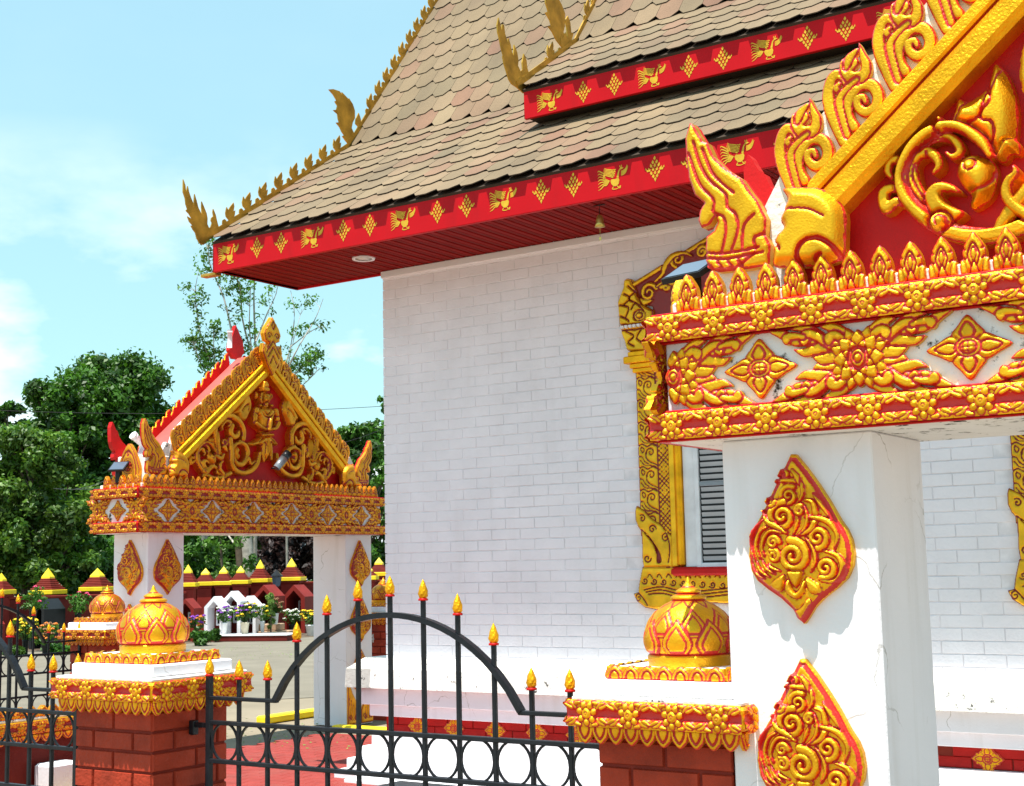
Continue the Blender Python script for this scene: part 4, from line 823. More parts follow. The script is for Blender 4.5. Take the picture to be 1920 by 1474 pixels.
# tympanum scrolls
aT = [(-1.332,3.977),(-0.822,3.859),(-1.360,3.440)]
def tq(*P): return [(aT[0][0]+(aT[1][0]-aT[0][0])*x/1000+(aT[2][0]-aT[0][0])*y/1000, aT[0][1]+(aT[1][1]-aT[0][1])*x/1000+(aT[2][1]-aT[0][1])*y/1000) for x, y in P]
kT = abs(aT[2][1]-aT[0][1])/1000
def T_(P, w, H=1.): return st(tq(*P), [x*kT for x in w], H)
scrollA = [pg(outl(tq((715, 500), (735, 400), (762, 305), (825, 330), (900, 290), (965, 225), (990, 150), (1018, 58), (1065, 85), (1115, 150), (1155, 260), (1175, 400), (1165, 560), (1150, 660), (1080, 720), (1000, 690), (930, 600), (850, 540)), 3), .06, .72, 0, .006),
    pg(outl(tq((995, 660), (1030, 690), (1080, 600), (1140, 580), (1190, 620), (1185, 690), (1130, 690), (1090, 745), (1040, 740)), 3), .03, .85, 0, .005),
    gr(tq((980, 215), (960, 330), (930, 440), (860, 480), (780, 500)), .006, .2), gr(tq((1060, 120), (1000, 250), (1000, 340), (940, 420), (950, 470), (1010, 480), (1030, 560), (990, 640)), .006, .2), gr(tq((820, 340), (760, 420), (730, 500)), .005, .2),
    T_([(400, 1080), (330, 1060), (250, 1110), (235, 1010), (290, 970), (360, 975)], [20, 34, 46, 46, 36, 24], .62), T_([(395, 840), (340, 770), (290, 780), (270, 850), (300, 900)], [22, 34, 34, 30, 14], .66), ('e', *tq((375, 810))[0], 28*kT, 26*kT, 0, .8),
    T_([(585, 1060), (495, 1000), (450, 900), (445, 800), (490, 735), (560, 705), (620, 740), (640, 800), (605, 850)], [26, 44, 48, 44, 40, 40, 36, 26, 14], .70), gr(tq((470, 790), (455, 880), (500, 980), (560, 1060)), .005, .2), gr(tq((555, 700), (560, 745), (545, 790)), .005, .2),
    T_([(500, 690), (570, 620), (680, 590), (760, 625), (790, 690), (740, 730), (690, 700)], [16, 34, 34, 34, 30, 22, 10], .66), gr(tq((540, 660), (630, 610), (710, 620), (730, 660)), .005, .2),
    pg(outl(tq((770, 760), (830, 710), (900, 700), (960, 720), (1020, 760), (1035, 860), (1000, 980), (930, 1050), (870, 1080), (840, 1050), (855, 990), (800, 930), (755, 850)), 3), .06, .92, 0, .005),
    gr(tq((840, 820), (815, 790), (830, 745), (875, 735), (905, 770), (895, 810), (860, 830)), .005, .22), gr(tq((855, 955), (940, 940), (1000, 880), (1015, 820)), .005, .2),
    T_([(660, 480), (650, 540), (560, 580), (470, 660), (410, 760), (375, 870), (385, 980), (450, 1080), (560, 1170), (720, 1240), (900, 1265), (1080, 1235), (1240, 1160), (1480, 1010)], [20, 40, 42, 42, 44, 46, 50, 54, 58, 60, 60, 60, 58, 50], .86),
    T_([(660, 530), (760, 520), (860, 560), (950, 630), (1005, 720)], [40, 38, 38, 38, 20], .84),
    gr(tq((650, 560), (500, 680), (420, 800), (400, 920), (470, 1050), (600, 1150), (760, 1215), (950, 1215), (1150, 1150), (1300, 1080)), .0055, .22), gr(tq((690, 545), (800, 565), (890, 640), (920, 720)), .005, .2),
    T_([(800, 1120), (720, 1130), (640, 1090), (600, 1010), (640, 955), (720, 950), (790, 975)], [20, 60, 66, 60, 44, 30, 10], .80), ('e', *tq((655, 1190))[0], 80*kT, 76*kT, 0, 1.02), gr(tq((640, 1215), (625, 1180), (650, 1150), (700, 1165), (705, 1210), (680, 1240)), .0055, .22),
    T_([(1260, 1110), (1150, 1040), (1110, 960), (1130, 880), (1180, 830), (1170, 785)], [40, 44, 40, 32, 24, 10], .88)]
aF = [(11.822,4.519),(13.294,4.677),(11.830,3.508)]
def fq2(*P): return [(aF[0][0]+(aF[1][0]-aF[0][0])*x/1000+(aF[2][0]-aF[0][0])*y/1000-12.81, aF[0][1]+(aF[1][1]-aF[0][1])*x/1000+(aF[2][1]-aF[0][1])*y/1000) for x, y in P]
kF = abs(aF[2][1]-aF[0][1])/1000
def G_(P, w, H=1.): return st(fq2(*P), [x*kF for x in w], H)
def E_(cx, cy, rx, ry, ang=0, H=1.): c = fq2((cx, cy))[0]; return ('e', c[0], c[1], rx*kF, ry*kF, math.radians(ang), H)
scrollB = [pg(outl(fq2((270, 560), (300, 480), (350, 400), (395, 282), (440, 320), (470, 400), (475, 500), (440, 590), (400, 660), (330, 640), (310, 570)), 3), .04, .95, 0, .006),
    G_([(80, 1080), (85, 980), (60, 860), (50, 760), (80, 650), (150, 590), (240, 590), (310, 640), (350, 700), (375, 780), (370, 880)], [30, 38, 40, 40, 38, 36, 30], 1.), G_([(130, 750), (130, 690), (180, 640), (230, 670), (200, 710)], [12, 22, 24, 14], .9),
    G_([(250, 700), (230, 780), (260, 840), (310, 830), (320, 780)], [30, 38, 34, 18], .9), E_(170, 910, 48, 55, 0, .95), G_([(160, 960), (180, 1010)], [34, 14], .9),
    G_([(330, 910), (400, 960), (425, 1060), (400, 1150), (340, 1190), (280, 1150), (250, 1060), (260, 960), (330, 920)], [26, 34, 34, 32, 28, 24], .95), E_(315, 1040, 52, 90, 10, .85), gs(*fq2((330, 1050))[0], 26*kF, 1.3, 0, 1, .007),
    G_([(220, 870), (230, 1000), (235, 1130), (280, 1250), (390, 1290), (480, 1260), (540, 1180), (560, 1060)], [34, 34, 36, 38, 38, 34, 28, 20], 1.), G_([(400, 1180), (440, 1120), (470, 1190), (520, 1150)], [12, 30, 18, 8], .8),
    G_([(60, 1060), (120, 1090), (150, 1040)], [24, 30, 12], .9), E_(115, 1255, 60, 50, 0, .9), G_([(60, 1200), (20, 1180), (-40, 1240), (-80, 1290)], [20, 30, 34, 24], .9), gs(*fq2((110, 1250))[0], 30*kF, 1.2, 0, 1, .007), gs(*fq2((170, 905))[0], 26*kF, 1.3, 90, 1, .006),
    gr(fq2((85, 1040), (60, 860), (80, 700), (160, 620), (240, 620)), .0055), gr(fq2((250, 1150), (300, 1230), (390, 1260), (480, 1220)), .0055), gr(fq2((350, 530), (380, 480), (430, 450), (425, 540)), .006)]
figure = [E_(640, 385, 62, 90, 0, 1.25), pg(fq2((570, 300), (560, 240), (580, 150), (625, 145), (655, 200), (665, 265), (690, 300), (640, 320)), .03, 1.2, 0, .004), G_([(575, 320), (560, 400), (580, 460)], [14, 16, 10], 1.1), E_(530, 340, 26, 60, 10, .9), E_(708, 360, 24, 50, -10, .9),
    E_(572, 470, 22, 22, 0, 1.), E_(712, 475, 22, 22, 0, 1.), G_([(640, 450), (640, 520)], [32, 40], .95),
    pg(outl(fq2((540, 500), (640, 490), (735, 510), (770, 560), (735, 640), (725, 740), (705, 820), (600, 820), (560, 740), (545, 640), (510, 560)), 3), .06, 1.05, 0, .003),
    G_([(520, 520), (500, 610), (500, 690)], [36, 34, 30], 1.05), G_([(500, 690), (560, 740), (620, 775)], [30, 26, 20], 1.2), G_([(755, 540), (770, 620), (775, 700)], [34, 32, 28], 1.05), G_([(775, 700), (745, 760), (690, 775)], [28, 26, 20], 1.2),
    G_([(640, 780), (645, 700), (655, 635)], [26, 20, 8], 1.45), G_([(590, 845), (700, 850)], [24, 24], 1.15),
    pg(outl(fq2((590, 860), (700, 860), (770, 940), (805, 975), (760, 985), (700, 970), (720, 1030), (690, 1020), (680, 1080), (650, 1150), (630, 1160), (610, 1080), (590, 1000), (560, 960), (470, 980), (430, 930), (520, 900)), 2), .03, 1., 0, .004),
    G_([(610, 960), (600, 1080), (610, 1160)], [30, 26, 20], .9), G_([(690, 960), (700, 1080), (700, 1150)], [30, 26, 20], .9),
    gr(fq2((600, 530), (640, 590), (690, 530)), .006), gr(fq2((565, 520), (600, 600), (650, 620), (700, 600), (740, 540)), .005), gr(fq2((570, 300), (690, 300)), .006, .3), gr(fq2((600, 240), (660, 245)), .006, .3), gr(fq2((500, 560), (550, 600)), .008, .3), gr(fq2((730, 610), (780, 620)), .008, .3),
    gr(fq2((615, 375), (632, 372)), .004, .3), gr(fq2((652, 372), (668, 375)), .004, .3), gr(fq2((625, 425), (655, 425)), .004, .3), gr(fq2((641, 380), (641, 405), (648, 408)), .003, .3), gr(fq2((640, 870), (650, 1000), (645, 1120)), .006), gr(fq2((600, 880), (540, 930)), .006), gr(fq2((680, 880), (740, 950)), .006), gr(fq2((575, 350), (590, 440), (640, 475), (690, 440), (705, 350)), .005, .2)]
tymA = relief('scroll_carving', scrollA, .13, .0048, 'gold_red_paint_clean', back=.02); tymA_lo = relief('scroll_carving', scrollA, .12, .010, 'aged_orange_gold_paint', back=.02)
tymB = relief('vine_carving', scrollB, .11, .0085, 'aged_orange_gold_paint', back=.02); fig = relief('praying_figure_carving', figure, .12, .0075, 'aged_orange_gold_paint', back=.02)
tymB_hi = tymB.copy(); tymB_hi.materials[0] = MT['gold_red_paint_clean']
# apex finial
_h = [(0, .5), (-.045, .42), (-.11, .32), (-.15, .21), (-.12, .10), (-.055, .07), (-.10, -.02), (-.155, .05), (-.175, -.10), (-.12, -.24), (-.065, -.36)]
aA = [(x_, 4.89+z_*.78) for x_, z_ in _h]+[(0, 4.52)]+[(-x_, 4.89+z_*.78) for x_, z_ in _h[:0:-1]]
aAc = np.array([0., 4.89])
def aq(dx, dz): return (aAc[0]+dx, aAc[1]+dz)
aS = [pg(aA, .02, .9, 0, .008), gr([aq(-.12, -.08), aq(0, .08), aq(.12, -.08)], .008, .5, 1, False), gr([aq(-.10, -.14), aq(0, .0), aq(.10, -.14)], .008, .5, 1, False), gr([aq(-.06, -.22), aq(0, -.11), aq(.06, -.22)], .008, .5, 1, False), gs(*aq(-.07, .14), .045, 1.2, 0, 1, .007), gs(*aq(.07, .14), .045, 1.2, 180, -1, .007), gr([aq(0, .33), aq(-.03, .28), aq(0, .22), aq(.03, .28), aq(0, .33)], .007, .5, 1, False)]
apex = relief('apex_finial', aS, .05, .009, 'aged_orange_gold_paint', back=.0, base=.01)
# wheel plaque on gable end
wS = [pg(outl([(0, .40), (-.07, .33), (-.12, .24), (-.16, .14), (-.15, .06), (-.13, 0), (.13, 0), (.15, .06), (.16, .14), (.12, .24), (.07, .33)], 3), .02, .6, 0, .008), el(0, .17, .075, .075, 0, .9), gr([(.05*math.cos(t), .17+.05*math.sin(t)) for t in np.linspace(0, 6.3, 14)], .008, .4, 1, False)]
wS += [gr([(.02*math.cos(t), .17+.02*math.sin(t)), (.05*math.cos(t), .17+.05*math.sin(t))], .006, .4, 1, False) for t in np.linspace(0, 6.3, 9)]
wS += [gr([(-.12, .02), (-.11, .14), (-.08, .25), (0, .33), (.08, .25), (.11, .14), (.12, .02)], .008), gs(0, .29, .03, 1.2, 0, 1, .006), gs(-.07, .05, .03, 1.2, 0, 1, .006), gs(.07, .05, .03, 1.2, 0, -1, .006)]
wheel = relief('wheel_plaque', wS, .04, .008, 'aged_orange_gold_paint', back=.03)
# flame plaque at pillar foot
kS = [pg([(-.0, 0), (.24, 0), (.24, .18), (.17, .30), (.09, .42), (.03, .58), (0, .62)], .012, .7, 0, .008)]
for k in range(4): kS.append(gr([(.035+.04*k, .05), (.04+.04*k, .2), (.02+.045*k, .38-.06*k)], .006))
kS += [gs(.17, .08, .045, 1.3, 0, 1, .007), gs(.06, .09, .035, 1.3, 180, -1, .007)]
foot = relief('foot_flame_plaque', kS, .035, .008, 'aged_orange_gold_paint')
# ================================================================ gates
def rope(par, lib, x0, x1, y, z, n, face='f', nm='floral_band_tile'):
    me = LIB[lib]['band']; wd = (x1-x0)/n
    for k in range(n):
        c = x0+wd*(k+.5)
        if face == 'f': link(nm, me, par, (c, y, z), sc=(wd/.2, 1, 1))
        elif face == 'l': link(nm, me, par, (y, c, z), (0, 0, -math.pi/2), (wd/.2, 1, 1))
        elif face == 'r': link(nm, me, par, (y, c, z), (0, 0, math.pi/2), (wd/.2, 1, 1))
def gate(loc, rz, lib, pill, dia0, pitch, nfl, lab, near):
    G = empty('temple_gate', loc, rz, label=lab, cat='gate')
    W = 2.20; D0, D1 = -.10, .66
    for k, (a, b) in enumerate(pill):
        mb = MB(); mb.bbox((a, 0, 0), (b, .58, 2.522), .006); P = mb.build('pillar', 'white_stucco', G)
        me = med if near else med_lo; cx = (a+b)/2
        for z in ((2.13, 1.365, .62) if near else (2.13, 1.40, .68)): link('medallion', me, P, (cx, 0, z))
        if not near:
            if k == 0:
                for z in (2.13, 1.40, .68): link('medallion', me, P, (a, .29, z), (0, 0, -math.pi/2))
        for s_ in (1, -1): link('foot_flame_plaque', foot, P, (a+.01 if s_ == 1 else b-.01, 0, .02), sc=(s_, 1, 1))
    # beam core
    mb = MB(); mb.bbox((-W+.07, D0+.02, 2.5231), (W-.07, D1, 3.01), .006); B_ = mb.build('beam', 'mildewed_white', G)
    for z0, z1 in ((2.535, 2.635), (2.925, 3.025)):
        mb = MB(); mb.bbox((-W+.004, D0-.018, z0), (W-.004, D1+.018, z1), .006).bbox((-W+.03, D0+.004, z0-.009), (W-.03, D1, z0-.001), .002).bbox((-W+.02, D0-.01, z1+.001), (W-.02, D1, z1+.014), .004); r_ = mb.build('red_band', 'red_paint', B_); 
        n = int(2*W/.195); rope(B_, lib, -W+.012, W-.012, D0-.021, (z0+z1)/2, n); rope(B_, lib, D0-.01, D1+.01, -W-.001, (z0+z1)/2, 4, 'l')
    link('frieze_half_flower', LIB[lib]['half'], B_, (W-.115, D0+.018, 2.78), sc=(-pitch/.80*.87, 1, .94))
    fl, di = LIB[lib]['flower'], LIB[lib]['diamond']; x = dia0; y = D0+.018; zf = 2.78
    while x < W:
        if -W+.15 < x < W-.2: link('frieze_diamond', di, B_, (x, y, zf), sc=(1 if near else .98, 1, .78 if near else .86))
        xx = x-pitch/2
        while False: pass
        sx_ = pitch/.80
        if -W+.25 < xx < W-.25: link('frieze_flower', fl, B_, (xx, y, zf), sc=(sx_*.87, 1, .94))
        x += pitch
    # end half flower wraps the corner
    link('frieze_half_flower', LIB[lib]['half'], B_, (-W+.115, y, zf), sc=(sx_*.87, 1, .94))
    link('frieze_flower', fl, B_, (-W+.068, (D0+D1)/2+.32, zf), (0, 0, -math.pi/2), (.5, 1, .92)); link('frieze_diamond', di, B_, (-W+.068, (D0+D1)/2, zf), (0, 0, -math.pi/2), (.9, 1, .8)); link('frieze_flower', fl, B_, (-W+.068, (D0+D1)/2-.30, zf), (0, 0, -math.pi/2), (.5, 1, .92))
    # crest petals on top of the beam
    mb = MB(); mb.bbox((-W+.10, D0+.03, 3.04), (W-.10, D1-.02, 3.085), .006); pl = mb.build('top_slab', 'weathered_white', G)
    n = int((2*W-.24)/.1115) if near else 42
    for k in range(n): link('crest_petal', LIB[lib]['crest'], G, (-W+.175+k*(2*W-.35)/(n-1), D0+.03, 3.04), sc=(.86, 1, 1.06))
    for k in range(5): link('crest_petal', LIB[lib]['crest'], G, (-W+.10, D0+.10+k*.13, 3.04), (0, 0, -math.pi/2), (.86, 1, 1.06))
    # gable: red tympanum panel, bargeboards, flames, scrolls
    s_ = .835; zo = lambda x: 4.76-s_*abs(x); zi = lambda x: 4.54-s_*abs(x)
    mb = MB(); mb.prism([(-1.66, 3.086), (1.66, 3.086), (1.58, zo(1.58)-.05), (0, 4.70), (-1.58, zo(1.58)-.05)], .075, .17, 'y'); ty = mb.build('tympanum', 'red_paint', G)
    if near: link('scroll_carving', tymA, ty, (0, .075, 0)); link('scroll_carving', tymA, ty, (0, .075, 0), sc=(-1, 1, 1))
    else:
        link('scroll_carving', tymA_lo, ty, (-.04, .075, 0)); link('scroll_carving', tymA_lo, ty, (.04, .075, 0), sc=(-1, 1, 1))
    vb = tymB_hi if near else tymB; vs = .76 if near else 1
    link('vine_carving', vb, ty, (.0, .075, 0), sc=(vs, 1, 1)); link('vine_carving', vb, ty, (.0, .075, 0), sc=(-vs, 1, 1)); link('praying_figure_carving', fig, ty, (0, .075, 0))
    for sg in (-1, 1):
        def bb(o0, o1, y0, y1, e, nm, m_):
            xa, xb = 1.52, 0; P = [(sg*xa, zo(xa)-o0), (0, zo(0)-o0), (0, zo(0)-o1), (sg*xa, zo(xa)-o1)]
            mb = MB(); n_ = 1
            A0 = Vector((sg*xa, 0, zo(xa))); d = (Vector((0, 0, zo(0)))-A0).normalized(); nr = Vector((-d.z, 0, d.x)); nr = nr if nr.z < 0 else -nr
            V = []
            for t in (0, 1):
                p = A0 if t == 0 else Vector((0, 0, zo(0)))
                for (a, yy) in ((o0, y1), (o0, y0+e), (o0+e, y0), (o1-e, y0), (o1, y0+e), (o1, y1)): V.append(Vector((p.x, yy, p.z-a*1.30)))
            F = [(i, (i+1) % 6, 6+(i+1) % 6, 6+i) for i in range(6)]+[(5, 4, 3, 2, 1, 0), (6, 7, 8, 9, 10, 11)]
            mb.add([(v.x, v.y, v.z) for v in V], F); return mb.build(nm, m_, G)
        gm = 'gold_paint'
        b1 = bb(.0, .055, -.035, .10, .01, 'bargeboard', gm); 
        mb = MB()
        x = bb(.064, .175, -.05, .10, .028, 'bargeboard_rib', gm); x.parent = b1
        r = bb(.050, .068, -.012, .10, .003, 'red_groove', 'red_paint'); r.parent = b1
        # white backing board behind the flames
        mb = MB(); mb.prism([(sg*1.62, zo(1.62)+.0), (sg*1.52, zo(1.52)+.24), (sg*.12, zo(.12)+.19), (sg*.02, zo(.02)), ], .03, .09, 'y'); mb.build('backing_board', 'weathered_white', G)
        mb = MB(); mb.prism([(sg*1.95, 3.086), (sg*1.66, 3.086), (sg*1.56, zo(1.56)+.10), (sg*1.64, zo(1.6)+.16), (sg*1.78, 3.36)], .035, .095, 'y'); mb.build('backing_board', 'weathered_white', G)
        me = flame_hi if near else flame_lo
        for k in range(nfl):
            t = k if near else k
            xk = 1.555-.2075*k if near else 1.50-k*(1.50-.20)/(nfl-1)
            sc_ = 1. if near else .80
            link('bargeboard_flame', me, G, (sg*(xk+.02), .03, zo(xk)+.005), sc=(-sg*sc_ if sg > 0 else sc_, 1, sc_))
        hm = hh_hi if near else hh_lo; bm_ = ball_hi if near else ball_lo
        h_ = link('corner_finial', hm, G, (0, 0, 0), sc=(-sg, 1, 1)); link('scroll_foot', bm_, G, (0, .0, 0), sc=(-sg, 1, 1))
        # red back faces of front finial and the rear finial
        mb = MB(); mb.prism([(-x_*sg*-1*-1 if False else x_*(1 if sg < 0 else -1), z_) for x_, z_ in HH], .021, .045, 'y'); mb.build('finial_back', 'red_paint', G)
        mb = MB(); mb.prism([(x_*(1 if sg < 0 else -1), z_) for x_, z_ in HH], D1-.12, D1-.06, 'y'); mb.build('rear_finial', 'red_paint', G)
        # roof slope
        mb = MB(); mb.prism([(sg*1.62, zo(1.62)-.02), (0, zo(0)-.01), (0, zo(0)+.05), (sg*1.66, zo(1.62)+.03)], .10, D1-.12, 'y'); mb.build('roof_slope', 'pink_red_roof_paint', G)
        # rear scales
        for k in range(nfl):
            xk = 1.50-k*(1.50-.20)/(nfl-1) if not near else 1.555-.2075*k
            mb = MB(); q_ = [(sg*(xk+.10), zo(xk+.10)), (sg*(xk+.09), zo(xk+.1)+.13), (sg*(xk+.05), zo(xk)+.12), (sg*(xk+.045), zo(xk)+.17), (sg*(xk-.005), zo(xk)+.17), (sg*(xk-.01), zo(xk)+.23), (sg*(xk-.05), zo(xk)+.27), (sg*(xk-.075), zo(xk-.08)+.05)]
            mb.prism(q_, D1-.115, D1-.075, 'y'); mb.build('rear_scale', 'red_paint', G)
            ed = MB(); ed.tube([(a_, D1-.095, b_) for a_, b_ in q_[1:7]], .007, 5); ed.build('gold_edge', 'gold_paint', C.objects[-1] if False else G)
    link('apex_finial', apex, G, (0, -.05, 0)); mb = MB(); mb.prism([(x_, z_) for x_, z_ in aA], -.045, -.015, 'y'); mb.build('finial_back', 'gold_paint', G)
    mb = MB(); mb.prism([(-.14, 4.90), (-.12, 5.0), (-.02, 5.24), (.10, 5.05), (.13, 4.9), (.05, 4.8), (-.06, 4.8)], D1-.12, D1-.06, 'y'); mb.build('rear_apex_finial', 'red_paint', G)
    link('wheel_plaque', wheel, G, (-W+.22, .28, 3.10), (0, 0, -math.pi/2), (1.15, 1, 1.15))
    mb = MB(); mb.bbox((-W+.25, .02, 3.086), (-1.60, D1-.14, 3.42), .01); mb.build('gable_end_block', 'weathered_white', G)
    return G
g1 = gate((-.40, 4.98, 0), 0, 'near', [(-1.94, -1.335), (1.36, 1.95)], -1.722, .787, 8, 'large gold and white carved temple gate filling the right foreground', True)
g2 = gate((-12.29, 12.81, 0), math.pi/2, 'far', [(-1.934, -1.39), (1.49, 2.03)], -1.72, .688, 9, 'smaller far gate with red roof and praying figure carved in its gable', False)
# ================================================================ piers with lotus finials
def lotus():
    prof = [(0.0, .36), (.006, .355), (.014, .335), (.022, .325), (.028, .318), (.05, .306), (.052, .298), (.046, .292), (.07, .283), (.074, .272), (.068, .266), (.10, .25), (.135, .225), (.162, .19), (.177, .155), (.184, .12), (.182, .09), (.174, .06), (.166, .052), (.172, .046), (.176, .04), (.176, .034), (.174, .0)]
    Q = np.array(crv(prof[::-1], 6)); n = 288; th = np.arange(n)*2*math.pi/n; U, Z = np.meshgrid(th*.18, Q[:, 1], indexing='ij'); U = U.T; Z = Z.T; Rr = np.repeat(Q[:, 0][:, None], n, 1)
    red = np.zeros(U.shape); bump = np.zeros(U.shape); per = 2*math.pi*.18
    def petal(c, z0, z1, w, lw, hgt, fill=True):
        P = crv([(0, z1), (-w*.62, z0+(z1-z0)*.66), (-w, z0+(z1-z0)*.30), (-w*.66, z0)], 6); P = P+[(-a_, b_) for a_, b_ in P[::-1]]; P = np.array(P)+[c, 0]
        for sh in (-per, 0, per):
            Pp = P+[sh, 0]
            if Pp[:, 0].max() < -.05 or Pp[:, 0].min() > per+.05: continue
            m_ = (U > Pp[:, 0].min()-.03) & (U < Pp[:, 0].max()+.03) & (Z > z0-.02) & (Z < z1+.02)
            if not m_.any(): continue
            d = seg_dist(U[m_], Z[m_], Pp); ins = inside(U[m_], Z[m_], Pp)
            if fill: bump[m_] = np.where(ins, hgt, bump[m_]); red[m_] = np.where(ins, 0, red[m_])
            red[m_] = np.where(d < lw, 1, red[m_]); bump[m_] = np.where(d < lw, bump[m_]-.003, bump[m_])
    for k in range(8):
        c = (k+.5)*per/8+.03; petal(c, .12, .232, .055, .0045, .004); petal(c, .135, .208, .032, .004, .006)
    for k in range(8):
        c = k*per/8+.03; petal(c, .052, .190, .062, .0052, .009); petal(c, .060, .160, .040, .0045, .012)
    for k in range(10):
        c = k*per/10+.03; P = np.array([(c-.056, .268), (c-.03, .255), (c, .238), (c+.03, .255), (c+.056, .268)])
        for sh in (-per, 0, per): d = seg_dist(U, Z, P+[sh, 0]); red[d < .0045] = 1
    for z0, z1 in ((.046, .054), (.262, .270), (.289, .296), (.317, .323)): red[(Z > z0) & (Z < z1)] = 1
    Rr = np.maximum(Rr+bump*(Rr > .05), .0005); X = Rr*np.cos(th)[None, :]; Y = Rr*np.sin(th)[None, :]; V = list(zip(X.ravel().tolist(), Y.ravel().tolist(), Z.ravel().tolist())); A = red.ravel()
    F = [(i*n+k, i*n+(k+1) % n, (i+1)*n+(k+1) % n, (i+1)*n+k) for i in range(len(Q)-1) for k in range(n)]
    out_ = {}
    for nm, m_ in (('near', 'gold_red_paint_clean'), ('far', 'aged_orange_gold_paint')):
        me = bpy.data.meshes.new('lotus_bud'); me.from_pydata(V, [], F); me.materials.append(MT[m_]); me.polygons.foreach_set('use_smooth', [True]*len(F))
        at = me.attributes.new('paint', 'FLOAT', 'POINT'); at.data.foreach_set('value', A.astype(np.float32)); out_[nm] = me
    return out_
LOT = lotus()
bcache = {}
def pier(x, y, lib, lab, bricks=True, dz=0, group=None, sides='fr', brickm='red_brick_paint'):
    Pr = empty('lotus_pier', (x, y, dz), label=lab, cat='pier', group=group)
    hx, hy = .30, .266; mb = MB(); mb.box((-hx+.012, -hy+.012, 0), (hx-.012, hy-.012, 1.36)); sh = mb.build('shaft', 'red_mortar', Pr)
    if bricks:
        bh = .1016; j = 0; z = 1.352-bh*13
        while z < 1.34:
            for face in sides:
                h = hx if face == 'f' else hy; u = -h-(.155 if j % 2 else 0)
                while u < h-.01:
                    a = max(u, -h); b = min(u+.305, h); u += .305
                    if b-a < .02: continue
                    l = round(b-a-.012, 3)
                    if l not in bcache: bcache[l] = brick_mesh('brick', l, bh-.010, brickm, .014, .005)
                    me = bcache[l]; zj = z+random.uniform(-.001, .001)
                    if face == 'f': link('brick', me, sh, (a+.006, -hy+.013, zj))
                    elif face == 'r': link('brick', me, sh, (hx-.013, a+.006, zj), (0, 0, math.pi/2))
                    elif face == 'l': link('brick', me, sh, (-hx+.013, b-.006, zj), (0, 0, -math.pi/2))
            z += bh; j += 1
    wx, wy = hx+.09, hy+.09; mb = MB(); mb.bbox((-wx, -wy, 1.415), (wx, wy, 1.505), .012).bbox((-hx-.045, -hy-.045, 1.36), (hx+.045, hy+.045, 1.414), .006); mb.build('cap', 'gold_paint', Pr)
    cap = C.objects[-1]
    for f in 'frl':
        w = wx if f == 'f' else wy; d_ = wy if f == 'f' else wx; sg = 1 if f == 'r' else -1
        rope(cap, lib, -w+.006, w-.006, sg*(d_+.001), 1.46, 4 if f == 'f' else 4, f)
        rz_ = {'f': 0, 'l': -math.pi/2, 'r': math.pi/2}[f]
        def put(n, half, dist, z, me, nm):
            for k in range(n):
                c = -half+half*2*(k+.5)/n; link(nm, me, cap, (c, sg*dist, z) if f == 'f' else (sg*dist, c, z), (0, 0, rz_), (half*2/n/.0745, 1, 1))
        put(10 if f == 'f' else 9, (hx if f == 'f' else hy)+.055, (hy if f == 'f' else hx)+.052, 1.342, LIB[lib]['hang'], 'hanging_petal')
        put(7 if f == 'f' else 6, .262 if f == 'f' else .23, .232 if f == 'f' else .264, 1.588, LIB[lib]['up'], 'upright_petal')
    mb = MB(); mb.bbox((-wx+.015, -wy+.015, 1.506), (wx-.015, wy-.015, 1.524), .005); mb.build('cap_slab', 'weathered_white', Pr)
    mb = MB(); mb.bbox((-.318, -.285, 1.525), (.318, .285, 1.587), .008); mb.build('upper_slab', 'white_stucco', Pr)
    mb = MB(); mb.bbox((-.26, -.228, 1.588), (.26, .228, 1.634), .005); mb.build('petal_block', 'white_stucco', Pr)
    link('lotus_bud', LOT[lib], Pr, (0, 0, 1.632))
    return Pr
pA = pier(-5.885, 5.25, 'near', 'red brick pier with gold lotus bud left of the arched fence panel, nearest the camera')
pB = pier(-2.645, 5.25, 'near', 'red brick pier with gold lotus bud standing against the big gate pillar', sides='fl')
pC = pier(-12.58, 10.55, 'far', 'distant gold lotus pier beside the far gate, behind the nearest lotus bud', dz=-.05)
pD = pier(-12.58, 15.45, 'far', 'dark red pier with the number 14 behind the right pillar of the far gate', dz=-.05, sides='fr', brickm='dark_red_brick')
cu = bpy.data.curves.new('number_14', 'FONT'); cu.body = '14'; cu.size = .17; cu.extrude = .002; cu.align_x = 'CENTER'
to = bpy.data.objects.new('number_14', cu); C.objects.link(to); dg = bpy.context.evaluated_depsgraph_get(); tm = bpy.data.meshes.new_from_object(to.evaluated_get(dg)); bpy.data.objects.remove(to); tm.materials.clear(); tm.materials.append(MT['pot_white'])
link('painted_number', tm, pD, (.0, -.31, 1.10), (math.radians(90), 0, 0)); link('painted_number', tm, pD, (.312, .0, 1.10), (math.radians(90), 0, math.radians(90)))
# ================================================================ iron fence panels
def spear():
    S = MB(); n = 10; prof = [(.0, 0), (.030, .002), (.030, .010), (.018, .014), (.0, .014)]
    b = MB().lathe([(.002, 0), (.031, .001), (.031, .009), (.02, .014)], n=14).mesh('spear_collar', 'red_paint')
    V = []; F = []; pr = [(.019, .013), (.027, .024), (.030, .038), (.028, .055), (.022, .075), (.013, .096), (.004, .112), (.0005, .118)]; n = 20
    for i, (r, z) in enumerate(pr):
        for k in range(n):
            t = 2*math.pi*k/n; rr = r*(1+.10*math.cos(5*t+(math.pi if i % 2 else 0))*(1-i/8)); V.append((rr*math.cos(t), rr*math.sin(t), z))
    F = [(i*n+k, i*n+(k+1) % n, (i+1)*n+(k+1) % n, (i+1)*n+k) for i in range(len(pr)-1) for k in range(n)]
    t_ = MB().add(V, F, False).mesh('spear_tip', 'gold_paint'); return b, t_
SPB, SPT = spear()
